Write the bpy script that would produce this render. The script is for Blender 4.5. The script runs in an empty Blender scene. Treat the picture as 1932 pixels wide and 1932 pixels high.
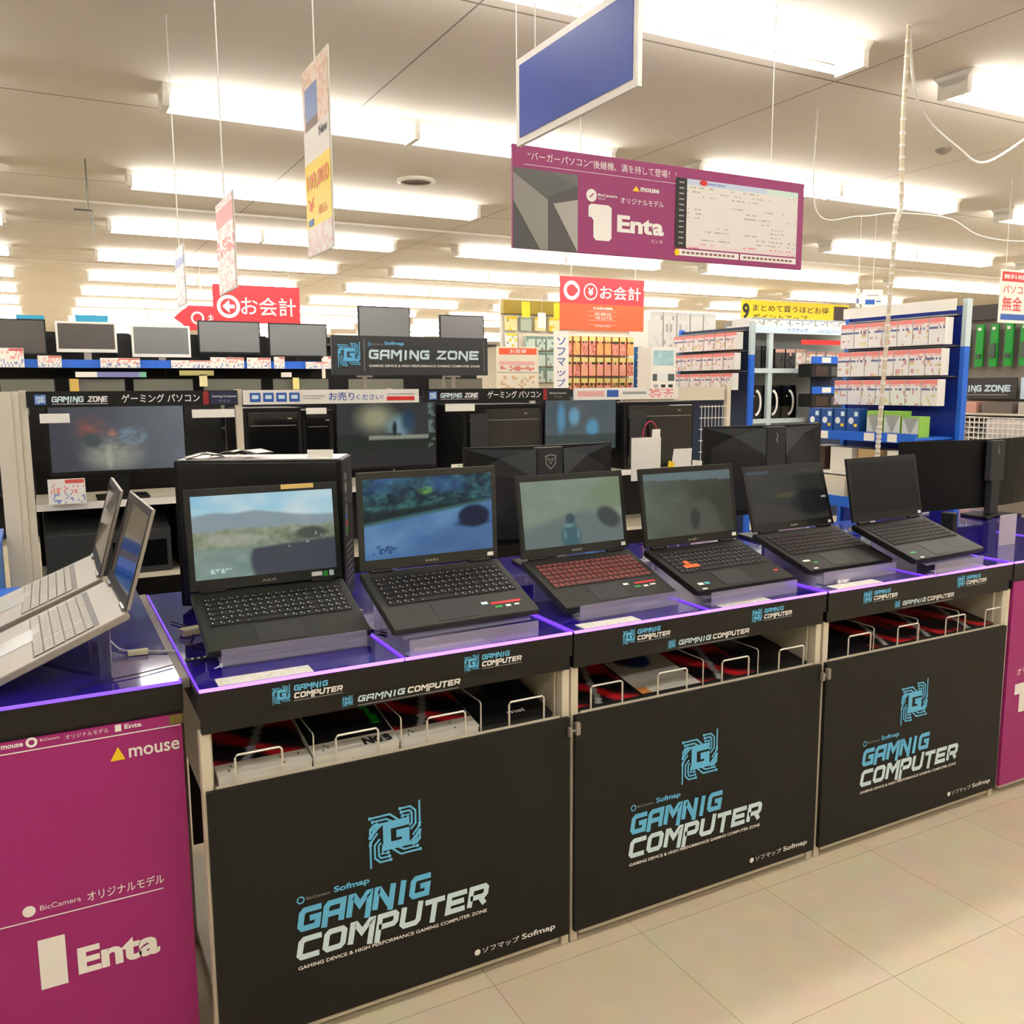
import bpy, math, random
from mathutils import Matrix, Vector, Euler
random.seed(7)
S = bpy.context.scene
COL = S.collection
PI = math.pi

# ------------------------------------------------------------------ camera, world, exposure
EYE = 1.476
FPX, YAW, PITCH, ROLL = 1664.9, 0.48875, 0.1404, -0.00593
_cy, _sy, _cp, _sp = math.cos(YAW), math.sin(YAW), math.cos(PITCH), math.sin(PITCH)
FWD = Vector((_sy*_cp, _cy*_cp, -_sp))
_r = Vector((_cy, -_sy, 0)); _u = _r.cross(FWD)
RGT = math.cos(ROLL)*_r + math.sin(ROLL)*_u
UPV = -math.sin(ROLL)*_r + math.cos(ROLL)*_u
cd = bpy.data.cameras.new('camera'); cam = bpy.data.objects.new('camera', cd); COL.objects.link(cam)
cd.sensor_width = 36; cd.sensor_fit = 'HORIZONTAL'; cd.lens = 36*FPX/1932; cd.clip_start = 0.05; cd.clip_end = 100
m = Matrix.Identity(4)
for i in range(3):
    m[i][0] = RGT[i]; m[i][1] = UPV[i]; m[i][2] = -FWD[i]
m[2][3] = EYE
cam.matrix_world = m
S.camera = cam
w = bpy.data.worlds.new('world'); S.world = w; w.use_nodes = True
w.node_tree.nodes['Background'].inputs[0].default_value = (.9, .93, 1, 1)
w.node_tree.nodes['Background'].inputs[1].default_value = .3
S.view_settings.view_transform = 'Standard'; S.view_settings.look = 'None'
S.view_settings.gamma = 1; S.view_settings.use_curve_mapping = False
S.view_settings.exposure = 0.0
TUBE = 24.0          # strength of the fluorescent tubes

def ray(px, py):
    return FWD + RGT*((px-966)/FPX) - UPV*((py-966)/FPX)
def atY(px, py, Y):                       # world point seen at a pixel, on the plane y = Y
    d = ray(px, py); t = Y/d.y; return Vector((d.x*t, Y, EYE+d.z*t))
def atX(px, py, X):
    d = ray(px, py); t = X/d.x; return Vector((X, d.y*t, EYE+d.z*t))
def atZ(px, py, z):
    d = ray(px, py); t = (z-EYE)/d.z; return Vector((d.x*t, d.y*t, z))

# ------------------------------------------------------------------ materials
def lin(c):
    if isinstance(c, str):
        c = [int(c[i:i+2], 16) for i in (0, 2, 4)]
    return tuple((x/255/12.92 if x/255 <= .04045 else ((x/255+.055)/1.055)**2.4) for x in c)
MATS = {}
def mat(name, col='808080', rough=.5, metal=0., emit=None, es=0., trans=0., ior=1.45, noise=0., attr=False, spec=.5, nscale=30., coat=0.):
    if name in MATS: return MATS[name]
    M = bpy.data.materials.new(name); M.use_nodes = True; nt = M.node_tree; b = nt.nodes['Principled BSDF']
    c = lin(col)
    b.inputs['Base Color'].default_value = (*c, 1); b.inputs['Roughness'].default_value = rough
    b.inputs['Metallic'].default_value = metal; b.inputs['IOR'].default_value = ior
    b.inputs['Specular IOR Level'].default_value = spec; b.inputs['Coat Weight'].default_value = coat
    b.inputs['Transmission Weight'].default_value = trans
    if emit: b.inputs['Emission Color'].default_value = (*lin(emit), 1); b.inputs['Emission Strength'].default_value = es
    if attr:
        a = nt.nodes.new('ShaderNodeAttribute'); a.attribute_name = 'Col'
        if attr == 'emit':
            b.inputs['Base Color'].default_value = (.01, .01, .012, 1)
            nt.links.new(a.outputs['Color'], b.inputs['Emission Color']); b.inputs['Emission Strength'].default_value = es
        else: nt.links.new(a.outputs['Color'], b.inputs['Base Color'])
    elif noise:
        tc = nt.nodes.new('ShaderNodeTexCoord'); n = nt.nodes.new('ShaderNodeTexNoise'); n.inputs['Scale'].default_value = nscale
        n.inputs['Detail'].default_value = 4
        mr = nt.nodes.new('ShaderNodeMapRange'); mr.inputs['To Min'].default_value = 1-noise; mr.inputs['To Max'].default_value = 1+noise
        mx = nt.nodes.new('ShaderNodeVectorMath'); mx.operation = 'SCALE'; mx.inputs[0].default_value = c
        nt.links.new(tc.outputs['Object'], n.inputs['Vector']); nt.links.new(n.outputs['Fac'], mr.inputs['Value'])
        nt.links.new(mr.outputs['Result'], mx.inputs['Scale']); nt.links.new(mx.outputs[0], b.inputs['Base Color'])
    MATS[name] = M; return M
blackpanel = mat('black_panel', '171613', .55, noise=.12, nscale=6, spec=.35)
fascia = mat('black_fascia', '171614', .42, noise=.1, nscale=8, spec=.4)
blackp = mat('black_plastic', '131313', .45, noise=.1, nscale=40, spec=.3)
blackg = mat('black_gloss', '0c0c0e', .12, coat=.5)
blackm = mat('black_matte', '151516', .65, noise=.1)
darkgrey = mat('dark_grey_plastic', '303132', .5, spec=.3)
midgrey = mat('grey_plastic', '3e4142', .5, spec=.3)
silver = mat('silver_aluminium', '958e85', .45, metal=.25, noise=.03, nscale=20)
silverd = mat('silver_dark', '8b8a86', .3, metal=.7)
white = mat('white_paint', 'e6e3dc', .45)
paper = mat('white_paper', 'ebe8e0', .6)
beige = mat('beige_steel', 'cfc7b4', .42, noise=.04, nscale=5)
wire = mat('chrome_wire', 'dcd8ce', .3, metal=.35)
magenta = mat('magenta_board', '9c2070', .5, noise=.05, nscale=5)
magenta2 = mat('purple_board', '94306c', .5, noise=.04, nscale=3)
deckm = mat('violet_gloss_deck', '200f80', .08, coat=.7, noise=.12, nscale=7)
ledm = mat('violet_led', '2a1448', .5, emit='b874ff', es=3.0)
ledw = mat('violet_led_dim', '2a1448', .5, emit='7c40f4', es=1.25)
ledl = mat('violet_led_left', '2a1448', .5, emit='8454f8', es=1.6)
acryl = mat('clear_acrylic', 'e4e2f4', .22, trans=.80, ior=1.4)
lightblue = mat('light_blue_print', '62b8e4', .5)
paleblue = mat('pale_blue_print', 'd2eaf2', .5)
whitep = mat('white_print', 'f2f0ec', .5)
yellow = mat('yellow_print', 'f0cc1c', .5)
redm = mat('red_sign', 'd8323c', .5)
orangem = mat('orange_sign', 'e85a32', .5)
bluem = mat('blue_plastic', '1e60cc', .4)
dblue = mat('deep_blue_board', '0c2c8e', .5)
redp = mat('red_print', 'd22828', .5)
bluep = mat('blue_print', '2456a8', .5)
blackt = mat('black_print', '181818', .5)
greenm = mat('green_card', '1f9a34', .5)
greyp = mat('grey_print', '9a9a98', .6)
pink = mat('pink_cord', 'a02048', .5)
brown = mat('brown_carton', '8a6a2c', .7, noise=.1)
printm = mat('printed_picture', rough=.45, attr=True)
screenm = mat('lit_screen', rough=.3, attr='emit', es=1.0, spec=.14)
tubem = mat('fluorescent_tube', 'ffffff', .5, emit='fffbf5', es=TUBE)
reflm = mat('fixture_white', 'f4f2ea', .5)
goldm = mat('gold_emblem', 'e0b020', .4)

# ------------------------------------------------------------------ mesh builder
class MB:
    def __init__(s): s.v = []; s.f = []; s.mi = []; s.mats = []; s.cc = {}; s.M = Matrix.Identity(4); s.any = False
    def at(s, M): s.M = M; return s
    def m(s, mt):
        if mt not in s.mats: s.mats.append(mt)
        return s.mats.index(mt)
    def add(s, vs, fs, mt, cols=None):
        k = len(s.v); s.v += [tuple(s.M @ Vector(v)) for v in vs]; i = s.m(mt)
        for j, f in enumerate(fs):
            if cols: s.cc[len(s.f)] = cols[j]; s.any = True
            s.f.append(tuple(a+k for a in f)); s.mi.append(i)
        return s
    def box(s, x0, x1, y0, y1, z0, z1, mt):
        vs = [(x, y, z) for z in (z0, z1) for x, y in ((x0, y0), (x1, y0), (x1, y1), (x0, y1))]
        return s.add(vs, [(3, 2, 1, 0), (4, 5, 6, 7), (0, 1, 5, 4), (1, 2, 6, 5), (2, 3, 7, 6), (3, 0, 4, 7)], mt)
    def prism(s, poly, axis, a, b, mt):      # polygon extruded along x / y / z
        n = len(poly)
        def P(p, t): return {'x': (t, p[0], p[1]), 'y': (p[0], t, p[1]), 'z': (p[0], p[1], t)}[axis]
        vs = [P(p, a) for p in poly]+[P(p, b) for p in poly]
        fs = [tuple(range(n))[::-1], tuple(range(n, 2*n))]+[(i, (i+1) % n, n+(i+1) % n, n+i) for i in range(n)]
        return s.add(vs, fs, mt)
    def tube(s, pts, r, mt, n=6):
        pts = [Vector(p) for p in pts]; vs = []; fs = []
        for i, p in enumerate(pts):
            d = (pts[min(i+1, len(pts)-1)]-pts[max(i-1, 0)]).normalized()
            a = d.cross(Vector((0, 0, 1)) if abs(d.z) < .9 else Vector((1, 0, 0))).normalized(); b = d.cross(a)
            vs += [tuple(p+(a*math.cos(t)+b*math.sin(t))*r) for t in (2*PI*k/n for k in range(n))]
        for i in range(len(pts)-1):
            for k in range(n): fs.append((i*n+k, i*n+(k+1) % n, (i+1)*n+(k+1) % n, (i+1)*n+k))
        fs += [tuple(range(n))[::-1], tuple(range((len(pts)-1)*n, len(pts)*n))]
        return s.add(vs, fs, mt)
    def lathe(s, prof, mt, n=20):
        vs = []; fs = []
        for r, z in prof: vs += [(r*math.cos(2*PI*k/n), r*math.sin(2*PI*k/n), z) for k in range(n)]
        for i in range(len(prof)-1):
            for k in range(n): fs.append((i*n+k, i*n+(k+1) % n, (i+1)*n+(k+1) % n, (i+1)*n+k))
        fs += [tuple(range(n))[::-1], tuple(range((len(prof)-1)*n, len(prof)*n))]
        return s.add(vs, fs, mt)
    # flat artwork in the local xy plane of the current matrix
    zk = 0
    def nz(s): s.zk = (s.zk+1) % 40; return s.zk*1.2e-5
    def rect(s, x0, y0, x1, y1, mt, z=0.): return s.add([(x0, y0, z), (x1, y0, z), (x1, y1, z), (x0, y1, z)], [(0, 1, 2, 3)], mt)
    def poly(s, pts, mt, z=0.): z = z+s.nz(); return s.add([(p[0], p[1], z) for p in pts], [tuple(range(len(pts)))], mt)
    def disc(s, x, y, r, mt, z=0., n=18, ry=None): return s.poly([(x+r*math.cos(2*PI*k/n), y+(ry or r)*math.sin(2*PI*k/n)) for k in range(n)], mt, z)
    def ring(s, x, y, r, t, mt, z=0., n=22):
        return s.stroke([(x+r*math.cos(2*PI*k/n), y+r*math.sin(2*PI*k/n)) for k in range(n)]+[(x+r, y)], t, mt, z)
    def stroke(s, pts, t, mt, z=0.):
        P = [Vector(p) for p in pts]; L = []; R = []; n = len(P); closed = (P[0]-P[-1]).length < 1e-6
        for i in range(n):
            a = P[i-1] if i else (P[-2] if closed else None); b = P[i+1] if i < n-1 else (P[1] if closed else None)
            d1 = (P[i]-a).normalized() if a is not None else None; d2 = (b-P[i]).normalized() if b is not None else None
            d1 = d1 or d2; d2 = d2 or d1
            n1 = Vector((-d1.y, d1.x)); n2 = Vector((-d2.y, d2.x)); mm = n1+n2
            mm = mm.normalized() if mm.length > 1e-5 else n1
            k = t/2/max(.45, mm.dot(n1)); L.append(P[i]+mm*k); R.append(P[i]-mm*k)
        z = z+s.nz(); vs = [(p.x, p.y, z) for p in L+R]
        return s.add(vs, [(i, n+i, n+i+1, i+1) for i in range(n-1)], mt)
    def pic(s, x0, y0, x1, y1, nx, ny, fn, mt=None, z=0., raw=False):
        vs = [(x0+(x1-x0)*i/nx, y0+(y1-y0)*j/ny, z) for j in range(ny+1) for i in range(nx+1)]; fs = []; cs = []
        if raw:   # one flat colour per cell
            for j in range(ny):
                for i in range(nx):
                    a = j*(nx+1)+i; fs.append((a, a+1, a+nx+2, a+nx+1)); c = lin(fn((i+.5)/nx, (j+.5)/ny)); cs.append([c]*4)
        else:
            C = [lin(fn(i/nx, j/ny)) for j in range(ny+1) for i in range(nx+1)]
            for j in range(ny):
                for i in range(nx):
                    a = j*(nx+1)+i; f = (a, a+1, a+nx+2, a+nx+1); fs.append(f); cs.append([C[q] for q in f])
        return s.add(vs, fs, mt or printm, cs)
    def text(s, st, x, y, w, h, mt, bold=0, z=0., shear=0):
        if any(ord(q) > 0x2e00 for q in st): bold = min(bold, .008)
        vs, fs = glyphs(st, bold, shear)
        xs = [v[0] for v in vs]; ys = [v[1] for v in vs]; a, b, c, d = min(xs), max(xs), min(ys), max(ys)
        sy = h/(d-c); sx = w/(b-a) if w else sy
        return s.add([(x+(v[0]-a)*sx, y+(v[1]-c)*sy, z) for v in vs], fs, mt)
    def tech(s, st, x, y, w, h, mt, z=0., shear=.18, t=.26):
        adv = [.55 if ch in 'I' else (.5 if ch == ' ' else (1.15 if ch == 'M' else 1.)) for ch in st]; tot = sum(a+.16 for a in adv)-.16+shear
        sx = w/tot; cx = 0
        for ch, a in zip(st, adv):
            for st_ in TECH.get(ch, []):
                pts = [((cx+px*a+py*shear)*sx+x, y+py*h) for px, py in st_]
                s.stroke(pts, t*min(h, sx*1.1), mt, z)
            cx += a+.16
        return s
    def build(s, name, parent=None, loc=(0, 0, 0), rot=(0, 0, 0), bevel=0, smooth=False):
        me = bpy.data.meshes.new(name); me.from_pydata(s.v, [], s.f); me.update()
        for mt in s.mats: me.materials.append(mt)
        me.polygons.foreach_set('material_index', s.mi)
        if s.any:
            at = me.color_attributes.new('Col', 'FLOAT_COLOR', 'CORNER'); buf = []
            for i, p in enumerate(me.polygons):
                c = s.cc.get(i)
                for k in range(p.loop_total): buf += [*(c[k] if c else (0, 0, 0)), 1.]
            at.data.foreach_set('color', buf)
        if smooth: me.polygons.foreach_set('use_smooth', [True]*len(me.polygons))
        o = bpy.data.objects.new(name, me); COL.objects.link(o)
        o.location = loc; o.rotation_euler = rot
        if parent: o.parent = parent
        if bevel:
            b = o.modifiers.new('bevel', 'BEVEL'); b.width = bevel; b.segments = 2; b.limit_method = 'ANGLE'; b.angle_limit = .7
            b.harden_normals = False
        return o
_g = {}
def glyphs(st, bold=0, shear=0):
    k = (st, bold, shear)
    if k not in _g:
        c = bpy.data.curves.new('lettering', 'FONT'); c.body = st; c.offset = bold; c.shear = shear; c.resolution_u = 3
        o = bpy.data.objects.new('lettering', c); COL.objects.link(o); bpy.context.view_layer.update()
        me = bpy.data.meshes.new_from_object(o.evaluated_get(bpy.context.evaluated_depsgraph_get()))
        _g[k] = ([tuple(v.co) for v in me.vertices], [tuple(p.vertices) for p in me.polygons])
        bpy.data.objects.remove(o); bpy.data.curves.remove(c); bpy.data.meshes.remove(me)
    return _g[k]
TECH = {
 'G': [[(1, .9), (.22, .9), (.1, .78), (.1, .22), (.22, .1), (.9, .1), (.9, .5), (.5, .5)]],
 'A': [[(.1, -.12), (.1, .78), (.22, .9), (.9, .9), (.9, 0)], [(.1, .42), (.9, .42)]],
 'M': [[(.1, 0), (.1, .9), (.22, .9), (.52, .45), (.82, .9), (.92, .9), (.92, -.25)]],
 'N': [[(.1, 0), (.1, .9), (.2, .9), (.8, .1), (.9, .1)], [(.9, -.2), (.9, 1)]],
 'I': [[(.5, -.1), (.5, 1)]],
 'C': [[(1, .9), (.22, .9), (.1, .78), (.1, .22), (.22, .1), (1, .1)]],
 'O': [[(.5, .9), (.22, .9), (.1, .78), (.1, .22), (.22, .1), (.78, .1), (.9, .22), (.9, .78), (.78, .9), (.5, .9)]],
 'P': [[(.1, -.3), (.1, .9), (.8, .9), (.9, .8), (.9, .5), (.8, .4), (.1, .4)]],
 'U': [[(.1, 1), (.1, .22), (.22, .1), (.78, .1), (.9, .22), (.9, 1.1)]],
 'T': [[(0, .9), (1, .9)], [(.5, .9), (.5, -.15)]],
 'E': [[(1, .9), (.1, .9), (.1, .1), (1, .1)], [(.1, .5), (.9, .5)]],
 'R': [[(.1, 0), (.1, .9), (.8, .9), (.9, .8), (.9, .52), (.8, .42), (.1, .42)], [(.6, .42), (.92, 0)]],
 'Z': [[(.05, .9), (.9, .9), (.1, .1), (1, .1)]]}

# ------------------------------------------------------------------ objects
FRONT = Matrix(((1, 0, 0, 0), (0, 0, -1, 0), (0, 1, 0, 0), (0, 0, 0, 1)))      # art plane xy -> world xz, facing -y
BACKF = Matrix(((-1, 0, 0, 0), (0, 0, 1, 0), (0, 1, 0, 0), (0, 0, 0, 1)))
LEFTF = Matrix(((0, 0, -1, 0), (-1, 0, 0, 0), (0, 1, 0, 0), (0, 0, 0, 1)))     # facing -x, art x runs towards -y
def T(x, y, z): return Matrix.Translation((x, y, z))
def tag(o, label, cat, group=None, kind=None):
    o['label'] = label; o['category'] = cat
    if group: o['group'] = group
    if kind: o['kind'] = kind
    return o
def thing(name, label, cat, loc=(0, 0, 0), rz=0., group=None, rx=0.):
    o = bpy.data.objects.new(name, None); o.empty_display_size = .05; COL.objects.link(o)
    o.location = loc; o.rotation_euler = (rx, 0, rz)
    return tag(o, label, cat, group)
def struct(o): o['kind'] = 'structure'; return o
def dup(root, loc, rz=None, label=None, group=None):
    r = root.copy(); COL.objects.link(r); r.location = loc
    if rz is not None: r.rotation_euler = (root.rotation_euler[0], 0, rz)
    if label: r['label'] = label
    if group: r['group'] = group
    for ch in list(root.children):
        c = ch.copy(); COL.objects.link(c); c.parent = r
        for g in list(ch.children):
            d = g.copy(); COL.objects.link(d); d.parent = c
    return r
ORD = ['first', 'second', 'third', 'fourth', 'fifth', 'sixth', 'seventh', 'eighth', 'ninth', 'tenth', 'eleventh', 'twelfth']

def hsh(i, j, s=0):
    n = (i*374761393+j*668265263+s*1442695041) & 0xffffffff; n = ((n ^ (n >> 13))*1274126177) & 0xffffffff
    return ((n ^ (n >> 16)) & 0xffff)/65535
def vn(u, v, k, s=0):
    x = u*k; y = v*k; i = math.floor(x); j = math.floor(y); a = x-i; b = y-j; a = a*a*(3-2*a); b = b*b*(3-2*b)
    return (hsh(i, j, s)*(1-a)+hsh(i+1, j, s)*a)*(1-b)+(hsh(i, j+1, s)*(1-a)+hsh(i+1, j+1, s)*a)*b
def fb(u, v, k, s=0): return .55*vn(u, v, k, s)+.3*vn(u, v, k*2.1, s+1)+.15*vn(u, v, k*4.3, s+2)
def mix(a, b, t): t = max(0, min(1, t)); return tuple(a[i]*(1-t)+b[i]*t for i in range(3))
def blob(u, v, cx, cy, rx, ry, e=.35): return max(0, min(1, (1-math.sqrt(((u-cx)/rx)**2+((v-cy)/ry)**2))/e))
#@@ROOM
# ================================================================== THE ROOM
def ceiling_mat():
    M = mat('ceiling_panels', 'd6cec2', .8); nt = M.node_tree; b = nt.nodes['Principled BSDF']
    tc = nt.nodes.new('ShaderNodeTexCoord'); sp = nt.nodes.new('ShaderNodeSeparateXYZ'); nt.links.new(tc.outputs['Object'], sp.inputs[0])
    def seam(out, period, width, off):
        a = nt.nodes.new('ShaderNodeMath'); a.operation = 'ADD'; a.inputs[1].default_value = off; nt.links.new(out, a.inputs[0])
        f = nt.nodes.new('ShaderNodeMath'); f.operation = 'PINGPONG'; f.inputs[1].default_value = period/2; nt.links.new(a.outputs[0], f.inputs[0])
        l = nt.nodes.new('ShaderNodeMath'); l.operation = 'LESS_THAN'; l.inputs[1].default_value = width; nt.links.new(f.outputs[0], l.inputs[0]); return l.outputs[0]
    sx = seam(sp.outputs[0], 1.82, .004, .3); sy = seam(sp.outputs[1], 1.82, .006, .55)
    mx = nt.nodes.new('ShaderNodeMath'); mx.operation = 'MAXIMUM'; nt.links.new(sx, mx.inputs[0]); nt.links.new(sy, mx.inputs[1])
    n = nt.nodes.new('ShaderNodeTexNoise'); n.inputs['Scale'].default_value = .6; nt.links.new(tc.outputs['Object'], n.inputs['Vector'])
    r = nt.nodes.new('ShaderNodeMix'); r.data_type = 'RGBA'; r.inputs[6].default_value = (*lin('d4ccc0'), 1); r.inputs[7].default_value = (*lin('dbd4c8'), 1)
    nt.links.new(n.outputs['Fac'], r.inputs[0])
    k = nt.nodes.new('ShaderNodeMix'); k.data_type = 'RGBA'; k.inputs[7].default_value = (*lin('8a8074'), 1)
    nt.links.new(mx.outputs[0], k.inputs[0]); nt.links.new(r.outputs[2], k.inputs[6]); nt.links.new(k.outputs[2], b.inputs['Base Color'])
    return M
def floor_mat():
    M = mat('vinyl_floor', 'd6c4a2', .35); nt = M.node_tree; b = nt.nodes['Principled BSDF']
    tc = nt.nodes.new('ShaderNodeTexCoord'); br = nt.nodes.new('ShaderNodeTexBrick'); br.offset = 0
    br.inputs['Scale'].default_value = 1; br.inputs['Brick Width'].default_value = .45; br.inputs['Row Height'].default_value = .45
    br.inputs['Mortar Size'].default_value = .0015; br.inputs['Color1'].default_value = (*lin('e2d4b8'), 1); br.inputs['Color2'].default_value = (*lin('dccdb1'), 1)
    br.inputs['Mortar'].default_value = (*lin('b8a888'), 1)
    n = nt.nodes.new('ShaderNodeTexNoise'); n.inputs['Scale'].default_value = 9; n.inputs['Detail'].default_value = 6
    mx = nt.nodes.new('ShaderNodeMix'); mx.data_type = 'RGBA'; mx.blend_type = 'MULTIPLY'; mx.inputs[0].default_value = .25
    nt.links.new(tc.outputs['Object'], br.inputs['Vector']); nt.links.new(tc.outputs['Object'], n.inputs['Vector'])
    nt.links.new(br.outputs['Color'], mx.inputs[6]); nt.links.new(n.outputs['Color'], mx.inputs[7]); nt.links.new(mx.outputs[2], b.inputs['Base Color'])
    return M
CZ = 2.86; X0, X1, Y0, Y1 = -4.2, 15.6, -3.6, 25.
struct(MB().box(X0, X1, Y0, Y1, -.1, 0, floor_mat()).build('floor'))
struct(MB().box(X0, X1, Y0, Y1, CZ, CZ+.1, ceiling_mat()).build('ceiling'))
wallm = mat('wall_paint', 'd9d2c2', .7, noise=.03, nscale=1)
struct(MB().box(X0-.1, X0, Y0, Y1, 0, CZ, wallm).build('wall_left'))
struct(MB().box(X1, X1+.1, Y0, Y1, 0, CZ, wallm).build('wall_right'))
struct(MB().box(X0-.1, X1+.1, Y1, Y1+.1, 0, CZ, wallm).build('wall_back'))
struct(MB().box(X0-.1, X1+.1, Y0-.1, Y0, 0, CZ, wallm).build('wall_front'))

# ceiling lights: twin-tube battens in rows
def make_light():
    t = thing('ceiling_light', 'x', 'ceiling light')
    MB().prism([(-.10, 0), (.10, 0), (.055, -.05), (-.055, -.05)], 'x', 0, 2.5, reflm).build('housing', t)
    e = MB()
    for x in (0, 1.235, 2.47): e.box(x, x+.03, -.075, .075, -.095, -.02, reflm)
    e.build('lamp_holder', t)
    for x in (.03, 1.265):
        for y in (-.047, .047): MB().tube([(x, y, -.078), (x+1.205, y, -.078)], .016, tubem, 8).build('tube', t)
    return t
proto = None; G = 'fluorescent ceiling battens'
cols = [(-2.62, 'far left'), (.6, 'left middle'), (3.73, 'right middle'), (6.86, 'right'), (9.99, 'far right')]
for ci, (x, cn) in enumerate(cols):
    for ri in range(14):
        y = -.85+1.81*ri
        lab = 'twin-tube white ceiling batten, %s column, %s' % (cn, 'the row behind the camera' if ri == 0 else ORD[ri-1]+' row from the viewer' if ri < 13 else 'last row before the back wall')
        if proto is None: proto = make_light(); o = proto; o.location = (x, y, CZ)
        else: o = dup(proto, (x, y, CZ))
        o['label'] = lab; o['group'] = G
# small ceiling things
p = atZ(785, 340, CZ); t = thing('ceiling_air_vent', 'round white air diffuser in the ceiling beyond the yellow price banner', 'air vent', (p.x, p.y, CZ))
MB().lathe([(.13, 0), (.13, -.012), (.106, -.02), (.105, -.001)], reflm, 28).build('rim', t); MB().lathe([(.104, -.0015), (.104, -.008), (.02, -.01)], mat('vent_brown', '6a5c4c', .7), 28).build('grille', t)
p = atZ(1780, 281, CZ); t = thing('ceiling_sensor', 'small round sensor on the ceiling beside the hanging white cable', 'sensor', (p.x, p.y, CZ))
MB().lathe([(.045, 0), (.045, -.012), (.02, -.028)], mat('sensor_grey', '8f877a', .5)).build('base', t)
for yy, lab in ((7.45, 'thin white rail along the ceiling beyond the second row of lights'), (11.0, 'thin white ceiling rail further back over the monitor shelves')):
    tag(MB().box(-3, 12, yy, yy+.014, CZ-.014, CZ, white).build('ceiling_rail'), lab, 'rail')
p = atZ(160, 300, CZ); t = thing('ceiling_hanger_rod', 'thin metal hanger rods dropping from the ceiling at upper left', 'hanger', (p.x, p.y, CZ))
MB().tube([(0, 0, 0), (0, 0, -.3)], .006, silverd).build('rod', t); MB().tube([(-.08, 0, -.3), (.02, 0, -.3)], .006, silverd).build('rod', t); MB().tube([(.02, 0, -.3), (.02, 0, -.46)], .005, silverd).build('rod', t)

# ================================================================== COUNTERS
YF = 1.845
def emblem(mb, x, y, s, mt, z=0.):
    A = lambda pts: [(x+p[0]*s, y+p[1]*s) for p in pts]
    mb.stroke(A([(.78, .70), (.34, .70), (.34, .30), (.70, .30), (.70, .50), (.52, .50)]), .15*s, mt, z)
    for h in (0, 1):
        f = (lambda p: p) if h == 0 else (lambda p: (1-p[0], 1-p[1]))
        LL = [[(.98, .60), (.98, 1.05)], [(.97, .55), (.84, .40)], [(.02, .55), (.02, .70), (.10, .78)]]
        for k in range(3):
            e = .075*k
            LL.append([(.60+e*.3, .97-e), (.80-e*.2, .97-e), (.90-e, .87-e*.4), (.90-e, .62+e*.3), (.80-e*.3, .52+e)])
            LL.append([(.02+e*.7, .91-e), (.40-e*.9, .91-e), (.56-e*1.4, .77-e*.2)])
            LL.append([(.98-e*.2, .46-e*.2), (.98-e, .34-e*.2), (.84-e*.6, .20-e*.05+e*.4)])
        for L in LL:
            mb.stroke(A([f(p) for p in L]), .036*s, mt, z)
            q = f(L[0]); mb.disc(x+q[0]*s, y+q[1]*s, .034*s, mt, z, 8)
def logo_small(mb, x, z, w):            # two-line lettering with emblem on a fascia; art plane
    emblem(mb, x, z, .038, lightblue, 0)
    mb.tech('GAMNIG', x+.046, z+.023, w*.62-.02, .012, lightblue); mb.tech('COMPUTER', x+.046, z+.006, w-.046, .012, whitep)
    mb.rect(x+.046, z+.0, x+w, z+.0015, greyp)
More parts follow.
